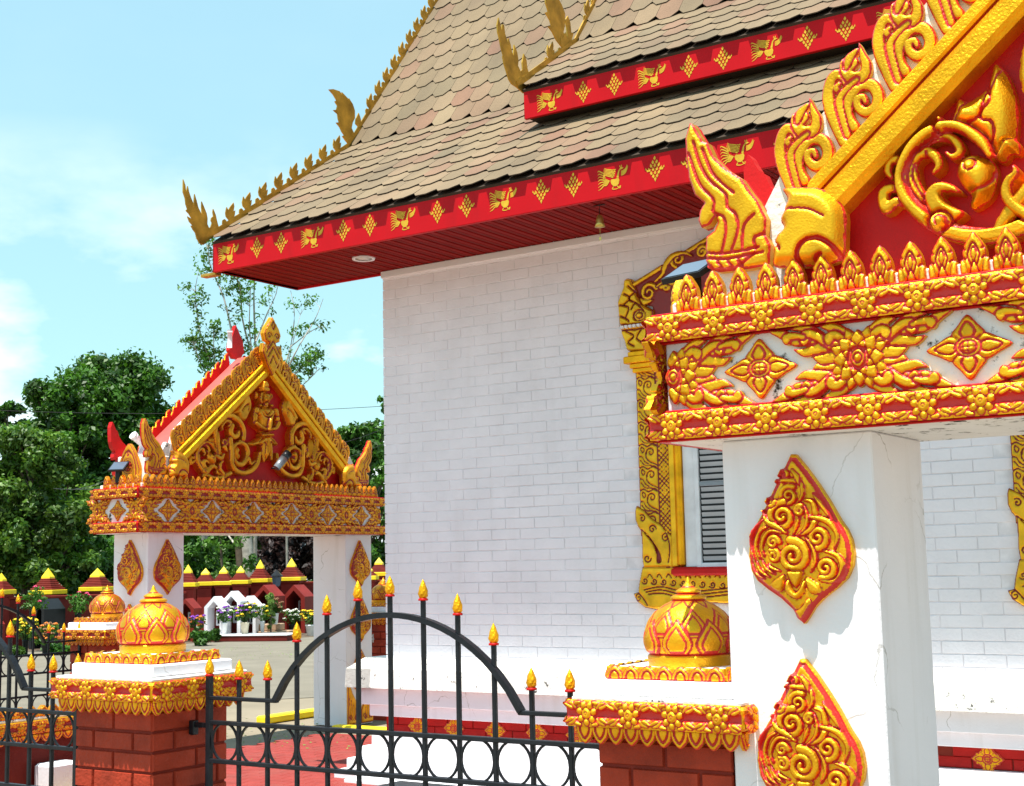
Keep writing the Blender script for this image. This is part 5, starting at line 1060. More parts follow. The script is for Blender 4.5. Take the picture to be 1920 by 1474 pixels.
PTCH = .2; TZ = {0: 2.040, 1: 2.020, 2: 1.952, 3: 1.818, 4: 1.625, 5: 1.623, 6: 1.635}
PKM = {}
def torus(rx, rz, t, n=28):
    V = []; F = []
    for k in range(n):
        a = 2*math.pi*k/n; c, s_ = math.cos(a), math.sin(a)
        for (dr, y) in ((-t, -t*1.25), (t, -t*1.25), (t, t*1.25), (-t, t*1.25)): V.append(((rx+dr)*c, y, (rz+dr)*s_))
    for k in range(n):
        for j in range(4): F.append((k*4+j, k*4+(j+1) % 4, ((k+1) % n)*4+(j+1) % 4, ((k+1) % n)*4+j))
    return MB().add(V, F).mesh('ring', 'black_iron')
RG = torus(.091, .097, .0046)
def fence(loc, rz, lab, ext=(.12, .12)):
    Fn = empty('iron_fence_panel', loc, rz, label=lab, cat='fence', group=None)
    if 'arch' not in PKM:
        for k, z in TZ.items():
            r = .0155 if k == 6 else .0105; PKM[k] = MB().bbox((-r, -r, .12), (r, r, z-.118), .003).mesh('picket' if k < 6 else 'post', 'black_iron')
        R = .863; zc = 1.834-R; A = []
        for i in range(25):
            x = -.743+i*1.486/24; A.append((x, zc+math.sqrt(R*R-x*x)))
        V = []; F = []
        for i, (x, z) in enumerate(A):
            nx, nz2 = x/R, (z-zc)/R
            for (d_, y) in ((-.013, -.019), (.013, -.019), (.013, .019), (-.013, .019)): V.append((x+nx*d_, y, z+nz2*d_))
        F = [(i*4+j, i*4+(j+1) % 4, i*4+4+(j+1) % 4, i*4+4+j) for i in range(24) for j in range(4)]+[(3, 2, 1, 0), (96, 97, 98, 99)]
        PKM['arch'] = MB().add(V, F).mesh('arch_rail', 'black_iron')
        PKM['rail'] = MB().bbox((-1.2, -.014, -.011), (1.2, .014, .011), .003).mesh('rail', 'black_iron'); PKM['short'] = MB().bbox((-.245, -.014, -.010), (.245, .014, .010), .003).mesh('short_rail', 'black_iron')
    for k in range(-6, 7):
        a = abs(k); x = k*PTCH*(1.0) if a < 6 else math.copysign(1.215, k)
        p = link('picket' if a < 6 else 'post', PKM[a], Fn, (x, 0, 0)); link('spear_collar', SPB, p, (0, 0, TZ[a]-.12), sc=(.76, .76, 1)); link('spear_tip', SPT, p, (0, 0, TZ[a]-.12), sc=(.78, .78, .86))
    link('arch_rail', PKM['arch'], Fn)
    for sg in (-1, 1): link('short_rail', PKM['short'], Fn, (sg*.975, -.001, 1.405))
    for z in (1.28, 1.085, .85, .655, .2): link('rail', PKM['rail'], Fn, (0, -.002, z))
    for z in (1.1825, .7525):
        for k in range(-6, 6): link('ring', RG, Fn, ((k+.5)*PTCH, -.001, z))
    for sg, e in ((-1, ext[0]), (1, ext[1])):
        mb = MB(); mb.bbox((min(sg*1.22, sg*(1.22+e)), -.012, 1.25), (max(sg*1.22, sg*(1.22+e)), .012, 1.275), .003); mb.bbox((sg*(1.22+e)-.018, -.02, 1.21), (sg*(1.22+e)+.018, .02, 1.285), .004); mb.build('hinge_bracket', 'black_iron', Fn)
    return Fn
fence((-4.235, 5.25, 0), 0, 'black iron fence panel with arched top between the two nearest lotus piers', (.11, .05))
fence((-7.715, 5.25, 0), 0, 'black iron fence panel at the left edge, left of the nearest pier', (.1, .3))
fence((-12.70, 9.06, -.06), math.pi/2, 'distant black iron fence panel running up to the far lotus pier', (.1, .12))
# dark box low behind the fence
bx = empty('low_black_box', (-4.0, 5.6, 0), label='low black box at the foot of the arched fence', cat='box')
MB().bbox((-.62, -.1, .0), (.9, .2, .93), .02).build('body', 'black_plastic', bx); MB().bbox((-.64, -.12, .931), (.92, .22, .96), .008).build('lid', 'black_plastic', bx)
# low wall with petal coping, lower left
lw = empty('low_coped_wall', (-10.7, 7.2, 0), label='low brick wall with gold petal coping behind the fence at the lower left', cat='wall')
MB().bbox((-.2, -2.6, 0), (.2, 1.25, .68), .01).build('brick_body', 'dark_red_brick', lw); MB().bbox((-.28, -2.68, .681), (.28, 1.33, .80), .012).build('coping', 'gold_paint', lw); cp = C.objects[-1]
MB().bbox((-.24, -2.64, .801), (.24, 1.30, .825), .006).build('coping_slab', 'weathered_white', lw)
for k in range(20): link('floral_band_tile', LIB['far']['band'], cp, (.282, -2.58+k*.2, .742), (0, 0, math.pi/2))
for k in range(34): link('crest_petal', LIB['far']['crest'], cp, (.22, -2.62+k*.117, .825), (0, 0, math.pi/2), (1, 1, .7)); link('hanging_petal', LIB['far']['hang'], cp, (.262, -2.62+k*.117, .615), (0, 0, math.pi/2), (1.5, 1, 1))
wb_ = empty('white_stone_block', (-10.33, 7.98, 0), label='white painted block at the end of the low coped wall', cat='block'); MB().bbox((-.12, 0, .051), (.12, .32, .43), .02).build('block', 'white_paint', wb_); MB().bbox((-.16, -.1, 0.0), (.3, .4, .05), .01).build('base', 'yellow_paint', wb_)
# ================================================================ lamps on the gates
def solar(loc, rz, tilt, lab):
    s = empty('solar_light', loc, rz, label=lab, cat='solar light')
    MB().bbox((-.03, -.03, 0), (.03, .03, .17), .006).build('post', 'black_plastic', s)
    c, sn = math.cos(tilt), math.sin(tilt)
    def slab(w, d, t0, t1, nm, m_):
        mb = MB(); V = []
        for t in (t0, t1):
            for a, b in ((-w, -d), (w, -d), (w, d), (-w, d)): V.append((a, b*c-t*sn, .19+b*sn+t*c))
        mb.add(V, [(0, 3, 2, 1), (4, 5, 6, 7), (0, 1, 5, 4), (1, 2, 6, 5), (2, 3, 7, 6), (3, 0, 4, 7)]); return mb.build(nm, m_, s)
    slab(.10, .085, -.012, .012, 'housing', 'black_plastic'); slab(.088, .073, .0125, .0145, 'solar_panel', 'solar_glass')
    return s
solar((-12.62, 10.72, 3.10), math.radians(20), math.radians(38), 'black solar light on the left end of the far gate beam')
solar((-2.50, 5.10, 3.06), math.radians(-12), math.radians(30), 'black solar light on the left end of the big gate beam')
sp_l = empty('spotlight', (-12.20, 12.84, 3.34), label='grey cylindrical spotlight in front of the praying figure on the far gate', cat='spotlight')
MB().lathe([(.0, 0), (.045, 0), (.045, .015), (.0, .02)], n=14).build('base', 'black_plastic', sp_l); MB().tube([(0, 0, .02), (.08, .0, .05), (.10, .02, .07)], .012, 8).build('arm', 'black_plastic', sp_l)
MB().tube([(.09, -.06, -.0), (.12, .05, .13)], [.045, .052], 14).build('barrel', 'grey_metal', sp_l); MB().tube([(.121, .054, .135), (.14, .11, .20)], [.054, .054], 14).build('hood', 'black_plastic', sp_l)
fl_ = empty('mounted_floodlight', (-1.09, 4.93, 3.12), label='weathered white lamp housing on the big gate beam at the right edge', cat='floodlight')
MB().tube([(0, -.04, -.02), (.10, -.02, .01), (.25, .02, .07)], [.028, .045, .075], 16).build('housing', 'weathered_white', fl_); MB().lathe([(.045, -.06), (.05, -.05), (.03, -.03), (.0, -.03)], n=14).build('mount', 'weathered_white', fl_)
ml = empty('small_grey_lamp', (-2.17, 5.45, 3.56), label='small grey lamp head behind the corner finial of the big gate', cat='lamp')
MB().lathe([(.0, .05), (.022, .045), (.035, .02), (.034, -.01), (.0, -.015)], n=16).build('shade', 'grey_metal', ml); MB().tube([(.0, 0, -.01), (.02, 0, -.06), (.0, 0, -.40)], .010, 8).build('stem', 'grey_metal', ml)
pp_ = empty('white_pipe_lamp', (-12.7, 12.55, 4.9), label='white pipe stub at the top of the far gate roof', cat='pipe'); MB().tube([(0, 0, 0), (0, 0, .20)], .03, 10).build('pipe', 'white_vinyl', pp_); MB().tube([(0, 0, .201), (0, 0, .23)], .036, 10).build('cap', 'white_vinyl', pp_)
pq_ = empty('white_pipe_elbow', (-12.62, 11.05, 3.45), label='white pipe elbow behind the left corner finial of the far gate', cat='pipe'); MB().tube([(0, 0, 0), (0, .02, .12), (0, -.10, .20)], .045, 10).build('pipe', 'white_vinyl', pq_); MB().tube([(0, -.101, .2), (0, -.13, .22)], .052, 10).build('cap', 'white_vinyl', pq_)
# ================================================================ background helpers
CAM = Vector((0, 0, 2.05))
def at(px, py, d):
    return CAM+(R_*(px-960)-U_*(py-737)+fw*2600)*(d/2600)
# ---------------------------------------------------------------- trees
def leaves(centers, rad, n, size, m, name, par, flat=.6, seed=1):
    """leaf-sized faces scattered in clumps; centers (k,3), rad (k,)"""
    r = np.random.default_rng(seed); k = len(centers); w_ = rad**2/np.sum(rad**2); idx = r.choice(k, n, p=w_)
    d = r.normal(size=(n, 3)); d /= np.linalg.norm(d, axis=1)[:, None]; rr = r.random(n)**.5*np.where(r.random(n) < .15, 1.4, 1.)
    P = centers[idx]+d*(rad[idx]*rr)[:, None]*np.array([1, 1, .8])
    nrm = d*.55+r.normal(size=(n, 3))*.6+np.array([0, 0, .45]); nrm /= np.linalg.norm(nrm, axis=1)[:, None]
    a = np.cross(nrm, r.normal(size=(n, 3))); a /= np.linalg.norm(a, axis=1)[:, None]; b = np.cross(nrm, a); s = size*(.6+.8*r.random(n))[:, None]
    V = np.stack([P-a*s, P-b*s*flat*.8+a*s*.1, P+a*s*1.1, P+b*s*flat+a*s*.05], 1).reshape(-1, 3)
    V[2::4] -= np.array([0, 0, 1])*s*.25
    me = bpy.data.meshes.new(name); me.vertices.add(4*n); me.vertices.foreach_set('co', V.astype(np.float32).ravel())
    me.loops.add(4*n); me.loops.foreach_set('vertex_index', np.arange(4*n, dtype=np.int32)); me.polygons.add(n); me.polygons.foreach_set('loop_start', np.arange(0, 4*n, 4, dtype=np.int32)); me.polygons.foreach_set('loop_total', np.full(n, 4, dtype=np.int32))
    me.materials.append(MT[m]); me.update(); return link(name, me, par)
def tree(px, base_py, d, top_py, wpx, lab, m='leaf_dark', n=16000, size=.2, seed=1, nb=16, lean=0, spread=1., bot=.25, grp=None, cat='tree', tm='bark', z0=0):
    r = random.Random(seed); b = at(px, base_py, d); b.z = z0; top = at(px, top_py, d).z; H = top-b.z; W = wpx*d/2600/2
    t = empty('leafy_tree', b, label=lab, cat=cat, group=grp)
    tr = [(0, 0, 0), (r.uniform(-.2, .2), 0, H*.25), (lean*.5, r.uniform(-.3, .3), H*.5), (lean, 0, H*.8)]
    MB().tube(crv(tr, 4), [H*.022, H*.019, H*.016, H*.014, H*.012]*3+[H*.005]*10 if False else [H*.022*(1-.8*i/12) for i in range(13)], 10).build('trunk', tm, t)
    C_ = []; Rr = []; mb = MB()
    for i in range(nb*7):
        a = r.random()*6.283; h = bot+(1-bot)*r.random()**.85; prof = math.sin(math.pi*min(1, (h-bot)/(1-bot)*.66+.24))**.8; rad = W*prof*math.sqrt(r.random())*.95*spread
        c = Vector((math.cos(a)*rad+lean*h, math.sin(a)*rad, h*H-.04*H)); C_.append(c); Rr.append(W*r.uniform(.09, .21))
        if i % 3 == 0:
            s_ = Vector((lean*h*.6, 0, max(.15, h-.25)*H)); mid = (s_+c)/2+Vector((0, 0, -.03*H)); mb.tube([s_, mid, c], [H*.007, H*.005, H*.002], 5)
    mb.build('limbs', tm, t)
    leaves(np.array([tuple(c) for c in C_]), np.array(Rr), int(n*1.8), size*.63, m, 'crown', t, seed=seed)
    return t
tree(205, 1200, 66, 655, 400, 'tall dark green tree rising left of the far gate roof', 'leaf_dark', 46000, .21, 11, 30, bot=.12)
tree(105, 1200, 62, 690, 220, 'dark green tree with a rounded top left of the tallest tree', 'leaf_dark', 15000, .20, 12, 18, bot=.12)
tree(5, 1200, 74, 735, 120, 'pale green tree top at the left edge of the picture', 'leaf_mid', 9000, .22, 13, 14, bot=.2)
tree(50, 1205, 48, 790, 300, 'bushy green tree with reddish new growth at the left edge', 'leaf_red_tip', 26000, .15, 14, 26, bot=.02)
tree(300, 1200, 56, 960, 240, 'low dark tree behind the near pillar of the far gate', 'leaf_dark', 14000, .18, 15, 18, bot=.0)
tree(165, 1210, 50, 1010, 210, 'low leafy shrub tree above the red wall between the two left wall posts', 'leaf_mid', 14000, .15, 16, 16, bot=.0)
tree(420, 1200, 70, 940, 260, 'dark trees seen through the opening of the far gate', 'leaf_dark', 15000, .22, 17, 20, bot=.0)
tree(560, 1195, 64, 975, 220, 'purple leaved shrub tree behind the wall, right in the far gate opening', 'leaf_purple', 12000, .2, 18, 18, bot=.0)
tree(690, 1200, 60, 775, 190, 'bright green tree between the far gate and the temple wall', 'leaf_mid', 17000, .17, 19, 22, bot=.05)
tree(735, 1200, 72, 715, 110, 'taller tree partly hidden by the temple corner', 'leaf_mid', 5000, .17, 20, 14, bot=.35)
tree(640, 1200, 76, 850, 150, 'dark tree behind the right slope of the far gate roof', 'leaf_dark', 9000, .22, 21, 14, bot=.05)
# sparse young trees above the gate
def sparse(px, d, base_py, stems, lab, seed, lm='leaf_bright', z0=0):
    r = random.Random(seed); b = at(px, base_py, d); b.z = z0; t = empty('sparse_tree', b, label=lab, cat='tree'); k = d/2600; P_ = []; R_s = []
    mb = MB()
    for si, (pts, w0, lf) in enumerate(stems):
        Q = [at(x, y, d+r.uniform(-.6, .6))-b for x, y in pts]; Q = [Vector(q) for q in crv([tuple(q) for q in Q], 4)]; n = len(Q)
        m_ = MB().tube(Q, [max(.008, w0*k*(1-.85*i/n)) for i in range(n)], 6).build('trunk' if si == 0 else 'branch', 'pale_bark', t)
        for j in range(int(lf*5)):
            q = Q[int((r.random()**.6)*(n-1))]; L_ = r.uniform(8, 24)*k; a = r.uniform(-1.2, 1.2); e_ = q+Vector((R_.x*math.sin(a), R_.y*math.sin(a), abs(math.cos(a))))*L_
            mb.tube([q, (q+e_)/2+Vector((0, 0, .03)), e_], [.012, .008, .004], 4); P_.append(tuple(e_)); R_s.append(L_*.75)
    tag(mb.build('twigs', 'pale_bark', t), kind='stuff'); leaves(np.array(P_), np.array(R_s), int(len(P_)*22), .054*d/40, lm, 'foliage', t, seed=seed)
sparse(480, 60, 1200, [([(480, 1200), (478, 900), (480, 700), (476, 560), (480, 500)], 4, 1), ([(478, 720), (440, 640), (420, 560), (395, 500), (390, 460)], 2.5, 6), ([(470, 760), (410, 700), (380, 640), (366, 560), (370, 520)], 2.2, 5),
    ([(476, 680), (455, 600), (450, 540), (430, 480)], 2.2, 4), ([(480, 640), (500, 590), (520, 540), (505, 500)], 1.6, 1), ([(400, 720), (376, 680), (362, 640)], 2, 5), ([(479, 700), (468, 620), (470, 540)], 2, 3), ([(430, 760), (405, 690), (400, 620)], 2, 5)], 'slender pale-barked tree with thin leafy stems above the far gate roof', 31)
sparse(560, 58, 1200, [([(540, 1200), (536, 900), (530, 720), (545, 650), (552, 590), (545, 545)], 2.5, .6), ([(535, 700), (560, 650), (590, 600), (606, 560)], 1.8, .8), ([(538, 720), (565, 690), (595, 672)], 2.2, 5), ([(545, 650), (585, 620), (610, 612)], 1.2, .6), ([(532, 720), (550, 640), (566, 580)], 1.2, 1.4), ([(536, 740), (570, 720), (600, 690)], 1.6, 3)], 'bare-twigged young tree with a few leaves right of the gate finial', 32)
# climbing vine, pole, trunks and grey house behind the far gate
po = empty('utility_pole', at(383, 1190, 58), label='pale grey pole standing in vines, seen through the far gate', cat='pole'); po.location.z = 0
MB().tube([(0, 0, 0), (0, 0, 6)], [.17, .14], 12).build('shaft', 'grey_pole', po); MB().bbox((-.5, -.06, 4.6), (.5, .06, 4.72), .01).build('crossarm', 'grey_pole', po)
vi = empty('climbing_vine', at(410, 1190, 55), label='green vine hanging around the pale pole in the far gate opening', cat='vine'); vi.location.z = 0
MB().tube([(0, 0, 0), (.2, 0, 2), (0, 0, 4), (.3, 0, 5)], .05, 6).build('stem', 'bark', vi)
rr_ = random.Random(5); cc_ = np.array([(rr_.uniform(-.8, 1.6), rr_.uniform(-.4, .4), rr_.uniform(1.4, 4.6)) for _ in range(26)]); leaves(cc_, np.full(26, .35), 1500, .09, 'leaf_bright', 'foliage', vi, seed=4)
for px, lab in ((447, 'thin brown trunk behind the red wall in the far gate opening'), (463, 'thicker grey-brown trunk beside the thin one in the far gate opening')):
    b = at(px, 1190, 57); b.z = 0; t = empty('bare_trunk', b, label=lab, cat='tree trunk'); MB().tube(crv([(0, 0, 0), (.1, 0, 2), (-.1, 0, 4.5), (.2, 0, 7)], 4), .16 if px < 450 else .24, 9).build('trunk', 'pale_bark' if px > 450 else 'bark', t); MB().tube([(0, 0, 3), (-.8, .2, 3.6), (-1.5, .2, 4.2)], [.05, .04, .02], 6).build('branch', 'pale_bark', t)
hs = empty('grey_house', at(470, 1150, 90), label='pale grey sided house far behind the trees in the gate opening', cat='house'); hs.location.z = 0; hs.rotation_euler = (0, 0, math.radians(35))
MB().bbox((-6, -3, 0), (6, 3, 4.6), .02).build('wall', 'grey_siding', hs)
for k in range(14): MB().bbox((-6.02, -3.03, .3+k*.3), (6.02, -3.0, .31+k*.3+.02), .002).build('siding_board', 'white_vinyl', hs)
MB().prism([(-3.3, 4.6), (3.3, 4.6), (0, 6.0)], -6.3, 6.3, 'x').build('roof', 'dark_roof_grey', hs)
for k in (-3, 0, 3): w__ = MB().bbox((k-.5, -3.08, 1.6), (k+.5, -3.035, 3.0), .01).build('window', 'white_vinyl', hs); MB().bbox((k-.42, -3.10, 1.68), (k+.42, -3.082, 2.92), .004).build('pane', 'solar_glass', w__)
# power lines
def wire(a, b, sag, lab):
    A, B_ = at(*a), at(*b); P = [A.lerp(B_, i/16)-Vector((0, 0, sag*4*(i/16)*(1-i/16))) for i in range(17)]; e = empty('power_line', A, label=lab, cat='wire'); MB().tube([p-A for p in P], .008*a[2]/40, 5).build('cable', 'wire_black', e)
wire((560, 845, 40), (760, 785, 34), .15, 'black overhead cable rising towards the temple corner, upper of two')
wire((600, 868, 40), (760, 812, 34), .12, 'black overhead cable rising towards the temple corner, lower of two')
wire((-40, 768, 50), (800, 756, 50), .25, 'thin overhead line crossing in front of the tall trees')
wire((100, 916, 26), (215, 914, 16.5), .02, 'thin cable running to the solar light on the far gate, level one'); wire((140, 916, 26), (222, 888, 16.5), .05, 'thin cable running to the solar light on the far gate, slanting one')
# ---------------------------------------------------------------- red brick wall with stepped posts
def wallpost(px, d, wpx, top_py, band_py, lab, rz, tipw=.42):
    b = at(px, 1190, d); b.z = 0; k = d/2600; w_ = wpx*k/2/1.25; zt = at(px, top_py, d).z; zb = at(px, band_py, d).z
    p = empty('wall_post', b, rz, label=lab, cat='wall post', group='stepped posts along the red wall')
    MB().bbox((-w_*.72, -w_*.72, 0), (w_*.72, w_*.72, zb-.12), .01).build('shaft', 'dark_red_brick' if False else 'bright_red_niche', p)
    MB().bbox((-w_*.85, -w_*.85, zb-.119), (w_*.85, w_*.85, zb-.04), .01).build('neck', 'aged_red_brick', p)
    MB().bbox((-w_, -w_, zb-.039), (w_, w_, zb+.09), .01).build('yellow_band', 'yellow_paint', p)
    zy = zb+.09; zs = zt-(zt-zb)*.42; n = 6
    for i in range(n):
        f = 1-(1-tipw)*((i+.6)/n)**.8; MB().bbox((-w_*f, -w_*f, zy+(zs-zy)*i/n+.001), (w_*f, w_*f, zy+(zs-zy)*(i+1)/n), .012).build('stepped_course', 'aged_red_brick', p)
    f = tipw*w_*.98; m_ = MB(); m_.add([(-f, -f, zs+.001), (f, -f, zs+.001), (f, f, zs+.001), (-f, f, zs+.001), (-f*.96, -f*.96, zs+.05), (f*.96, -f*.96, zs+.05), (f*.96, f*.96, zs+.05), (-f*.96, f*.96, zs+.05), (0, 0, zt)],
        [(0, 3, 2, 1), (0, 1, 5, 4), (1, 2, 6, 5), (2, 3, 7, 6), (3, 0, 4, 7), (4, 5, 8), (5, 6, 8), (6, 7, 8), (7, 4, 8)]); m_.build('yellow_tip', 'yellow_paint', p)
    return p
for px, d, wp, tp_, bp_, rz, tw, lab in ((0, 40, 50, 1074, 1112, .35, .36, 'red stepped wall post at the left edge'), (88, 42, 64, 1065, 1112, .35, .36, 'red stepped wall post with yellow tip above the far fence'), (181, 43, 62, 1065, 1106, .35, .42, 'red stepped wall post just left of the far gate pillar'),
      (352, 44, 44, 1058, 1098, .6, .42, 'red stepped wall post half hidden by the far gate pillar'), (385, 46, 46, 1065, 1096, .6, .42, 'first of three close small yellow-tipped posts from the left'), (419, 46, 46, 1062, 1095, .6, .42, 'middle of three close small yellow-tipped posts'), (451, 46, 44, 1061, 1093, .6, .42, 'third of the close yellow-tipped posts, left of the taller pair'),
      (488, 47, 50, 1049, 1090, .5, .34, 'taller yellow-tipped post behind the white niches'), (547, 48, 58, 1046, 1087, .5, .34, 'widest dark red stepped post left of the far gate right pillar'), (712, 46, 46, 1045, 1078, .5, .42, 'red stepped post between the far gate and the temple corner'), (693, 45, 40, 1062, 1085, .5, .42, 'lower red stepped post overlapping the far gate right pillar')):
    wallpost(px, d, wp, tp_, bp_, lab, rz, tw)
def wseg(p0, p1, lab, m='dark_red_brick', th=.25):
    (x0, y0, d0), (x1, y1, d1) = p0, p1; A = at(x0, y0, d0); B_ = at(x1, y1, d1); h = (A.z+B_.z)/2; A.z = B_.z = 0; L_ = (B_-A).length; e = empty('brick_wall', A, math.atan2(B_.y-A.y, B_.x-A.x), label=lab, cat='wall')
    MB().bbox((0, -th/2, 0), (L_, th/2, h), .01).build('wall_body', m, e); MB().bbox((0, -th/2-.04, h+.001), (L_, th/2+.04, h+.07), .01).build('coping', 'aged_red_brick', e)
wseg((-60, 1128, 39.5), (345, 1112, 44), 'long dark red brick wall on the left behind the parking area')
wseg((340, 1108, 46.2), (470, 1100, 47.4), 'dark red wall section behind the white memorial niches')
wseg((470, 1098, 47.6), (620, 1092, 49), 'dark red wall section right of the white memorial niches')
wseg((650, 1092, 47), (780, 1088, 45), 'dark red wall section beside the temple corner')
pdm = sheet('planting_bed', [tuple(at(x, y, d).xy) for x, y, d in ((-80, 1200, 37.5), (330, 1200, 41), (480, 1200, 42.5), (700, 1200, 45), (700, 1200, 60), (-80, 1200, 60))], .003, 'bark')
# house-shaped niches
def niche(px, d, wpx, top_py, lab, rz, m='white_paint', dep=.55, inner='dark_red_brick', base_py=None, cat='memorial niche'):
    b = at(px, 1190, d); b.z = 0; k = d/2600; w_ = wpx*k/2; zt = at(px, top_py, d).z; e_ = .14*w_/.4; sh = zt-w_*1.0
    e = empty('memorial_niche', b, rz, label=lab, cat=cat)
    O = [(-w_, .02), (-w_, sh), (0, zt), (w_, sh), (w_, .02)]; I = [(-w_+e_, .02), (-w_+e_, sh-e_*.4), (0, zt-e_*1.3), (w_-e_, sh-e_*.4), (w_-e_, .02)]
    mb = MB()
    for i in range(4):
        q = [O[i], O[i+1], I[i+1], I[i]]; mb.prism(q, -dep, 0, 'y')
    mb.build('arch_frame', m, e); MB().prism(I, -.06, -.01, 'y').build('back_panel', inner, e)
    MB().bbox((-.2*w_/.45, -.10, sh*.42), (.2*w_/.45, -.065, sh*.88), .01).build('plaque', 'white_vinyl', e); MB().bbox((-.11*w_/.45, -.115, sh*.48), (.11*w_/.45, -.101, sh*.82), .004).build('plaque_face', 'black_plastic', e)
    return e
NZ = math.radians(20)
niche(415, 43.2, 38, 1118, 'left of the three joined white memorial niches', NZ); niche(447, 43.6, 38, 1108, 'tallest white memorial niche in the middle of three', NZ); niche(477, 44.0, 34, 1117, 'right of the three joined white memorial niches', NZ)
niche(362, 42.5, 36, 1122, 'red memorial niche just right of the far gate near pillar', NZ, 'bright_red_niche')
niche(515, 45.5, 42, 1096, 'tall red memorial niche right of the white ones', NZ, 'bright_red_niche', .9); niche(570, 47, 44, 1096, 'dark red memorial niche beside the far gate right pillar', NZ, 'bright_red_niche', .9)
niche(108, 40, 38, 1122, 'black roofed memorial niche behind the far fence', .1, 'black_plastic', .8)
niche(2, 38, 20, 1160, 'dark plaque niche at the left edge behind the fence', .1, 'bright_red_niche', .3)
st_ = empty('niche_plinth', at(450, 1190, 42.8), NZ, label='low dark red plinth with white edge under the white niches', cat='plinth'); st_.location.z = 0
MB().bbox((-1.1, -1.05, 0), (2.0, -.1, .16), .01).build('plinth_block', 'dark_red_brick', st_); MB().bbox((-1.12, -1.07, .161), (2.02, -.1, .2), .006).build('white_edge', 'white_paint', st_)
for k, (px, z, w_, d_) in enumerate([(508, 0, .9, 43.6), (528, 0, .7, 44), (513, .22, .6, 44), (497, .22, .35, 43.8)]):
    b = at(px, 1190, d_); e = empty('stone_block', (b.x, b.y, z), NZ, label=['long tan stone block on the kerb, left one of the lower course', 'tan stone block on the kerb, right one of the lower course', 'tan stone block on top of the two lower ones', 'small tan stone block left on top of the lower course'][k], cat='stone block'); MB().bbox((-w_/2, -.2, 0), (w_/2, .2, .21), .02).build('block', 'stone_block', e)
# flowers in pots
def pot(px, d, wpx, cols, lab, pm='pot_white', z=0, hh=.30, fr=.34, stems=24, leaf='leaf_mid'):
    b = at(px, 1190, d); b.z = z; e = empty('potted_plant', b, label=lab, cat='potted plant'); w_ = wpx*d/2600/2; r = random.Random(int(px))
    MB().lathe([(w_*.62, 0), (w_*.72, .02), (w_, hh), (w_*1.08, hh+.02), (w_*1.05, hh+.05), (w_*.85, hh+.04), (0, hh+.03)], n=14).build('pot', pm, e)
    cc = []; mb = MB()
    for _ in range(stems):
        a = r.random()*6.28; q = fr*.72*math.sqrt(r.random()); h = hh+.12+r.random()*fr*1.0; p = (q*math.cos(a), q*math.sin(a), h); mb.tube([(0, 0, hh), (p[0]*.5, p[1]*.5, hh+(h-hh)*.6), p], .008, 4); cc.append(p)
    mb.build('stems', 'leaf_mid', e); leaves(np.array(cc), np.full(len(cc), .10), stems*9, .05, leaf, 'foliage', e, seed=int(px))
    for ci, c in enumerate(cols):
        m_ = MB()
        for p in (cc[ci::len(cols)] if c != 'flower_pink' else cc[:4]):
            p = (p[0]*1.05, p[1]*1.05, p[2]+.06)
            for j in range(6):
                t = j*1.047; m_.add([p, (p[0]+.055*math.cos(t-.4), p[1]+.055*math.sin(t-.4), p[2]+.035), (p[0]+.068*math.cos(t), p[1]+.068*math.sin(t), p[2]+.01), (p[0]+.055*math.cos(t+.4), p[1]+.055*math.sin(t+.4), p[2]+.035), (p[0]+.02, p[1], p[2]+.06)], [(0, 1, 2), (0, 2, 3), (1, 4, 2), (2, 4, 3)])
        m_.build('blossoms', c, e)
pot(421, 42.4, 11, ['flower_white', 'flower_purple'], 'white pot of purple and white flowers before the left white niche', z=.2); pot(459, 42.2, 16, ['flower_yellow', 'flower_purple', 'flower_white', 'flower_purple', 'flower_yellow'], 'large bouquet of yellow and purple flowers before the white niches', 'pot_cream', z=.2, fr=.42, stems=44)
pot(492, 43, 9, ['flower_white', 'flower_yellow'], 'pot of pale yellow flowers before the right white niche', z=.2, fr=.36); pot(516, 43.4, 13, ['dry_leaf'], 'white pot of dry brown plants on the stone blocks', z=.42, fr=.3, leaf='leaf_red_tip'); pot(369, 41.5, 8, ['flower_purple', 'flower_orange'], 'pink and orange flowers in the red niche near the gate pillar', 'black_plastic', fr=.3)
pot(548, 45, 14, ['flower_white'], 'pot of small white flowers in the shade of the wall', 'black_plastic', fr=.35); pot(583, 44.4, 20, ['flower_yellow'], 'white trough of yellow flowers beside the far gate right pillar', fr=.4)
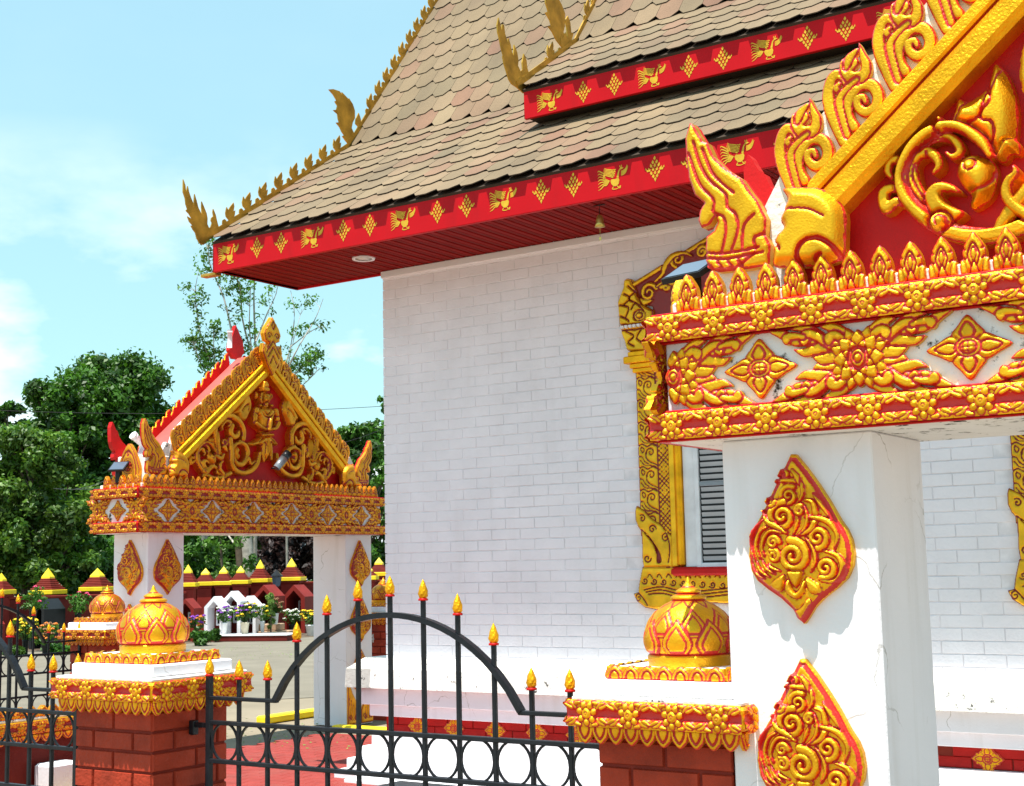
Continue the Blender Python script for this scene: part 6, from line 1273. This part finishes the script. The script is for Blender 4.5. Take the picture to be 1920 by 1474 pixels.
pot(48, 37, 12, ['flower_yellow'], 'bright yellow-green leafy plant behind the far fence', 'black_plastic', .0, .35, .42, 40, 'leaf_bright'); pot(62, 38.5, 14, ['flower_pink'], 'dark leafy plant with pink flowers behind the far fence', 'black_plastic', .9, .2, .5, 40, 'leaf_dark'); pot(146, 40, 12, ['flower_pink'], 'leafy rose with one pink bloom left of the far lotus pier', 'black_plastic', .7, .25, .45, 36, 'leaf_dark')
pot(84, 36.5, 10, ['flower_orange', 'dry_leaf'], 'orange and brown dried flowers behind the far fence', 'black_plastic', .0, .25, .4, 36, 'leaf_red_tip')
def bush(px, d, wpx, hm, lab, m='leaf_mid', seed=3):
    b = at(px, 1190, d); b.z = 0; e = empty('low_shrub', b, label=lab, cat='shrub'); w_ = wpx*d/2600/2; r = random.Random(seed); c = np.array([(r.uniform(-w_, w_)*.75, r.uniform(-w_, w_)*.6, r.uniform(.1, hm*.75)) for _ in range(22)]); MB().tube([(0, 0, 0), (0, 0, hm*.5)], .03, 6).build('stem', 'bark', e); leaves(c, np.full(22, w_*.38), 1600, .06, m, 'foliage', e, seed=seed)
bush(376, 39.8, 42, .45, 'rounded green shrub on the kerb right of the far gate near pillar'); bush(405, 41.6, 12, .5, 'small leafy sprig left of the left white niche', seed=5); bush(508, 43, 16, 1.9, 'yellow-green shrub at the edge of the right white niche', 'leaf_pale', 6); bush(30, 36.5, 40, .25, 'low grassy clump by the kerb at the left', 'leaf_bright', 7); bush(115, 37, 60, .22, 'low green weeds by the kerb behind the far fence', 'leaf_mid', 8)
ll = empty('wall_lantern', at(519, 1085, 46.5), label='black lantern between the two tall stepped posts', cat='lantern'); MB().tube([(0, 0, -.8), (0, 0, -.28)], .04, 8).build('post', 'black_plastic', ll); MB().lathe([(.06, -.28), (.12, -.24), (.17, .05), (.16, .07)], n=6, smooth=False).build('glass', 'solar_glass', ll); MB().lathe([(.22, .07), (.19, .12), (.06, .24), (.0, .30)], n=6, smooth=False).build('cap', 'black_plastic', ll)
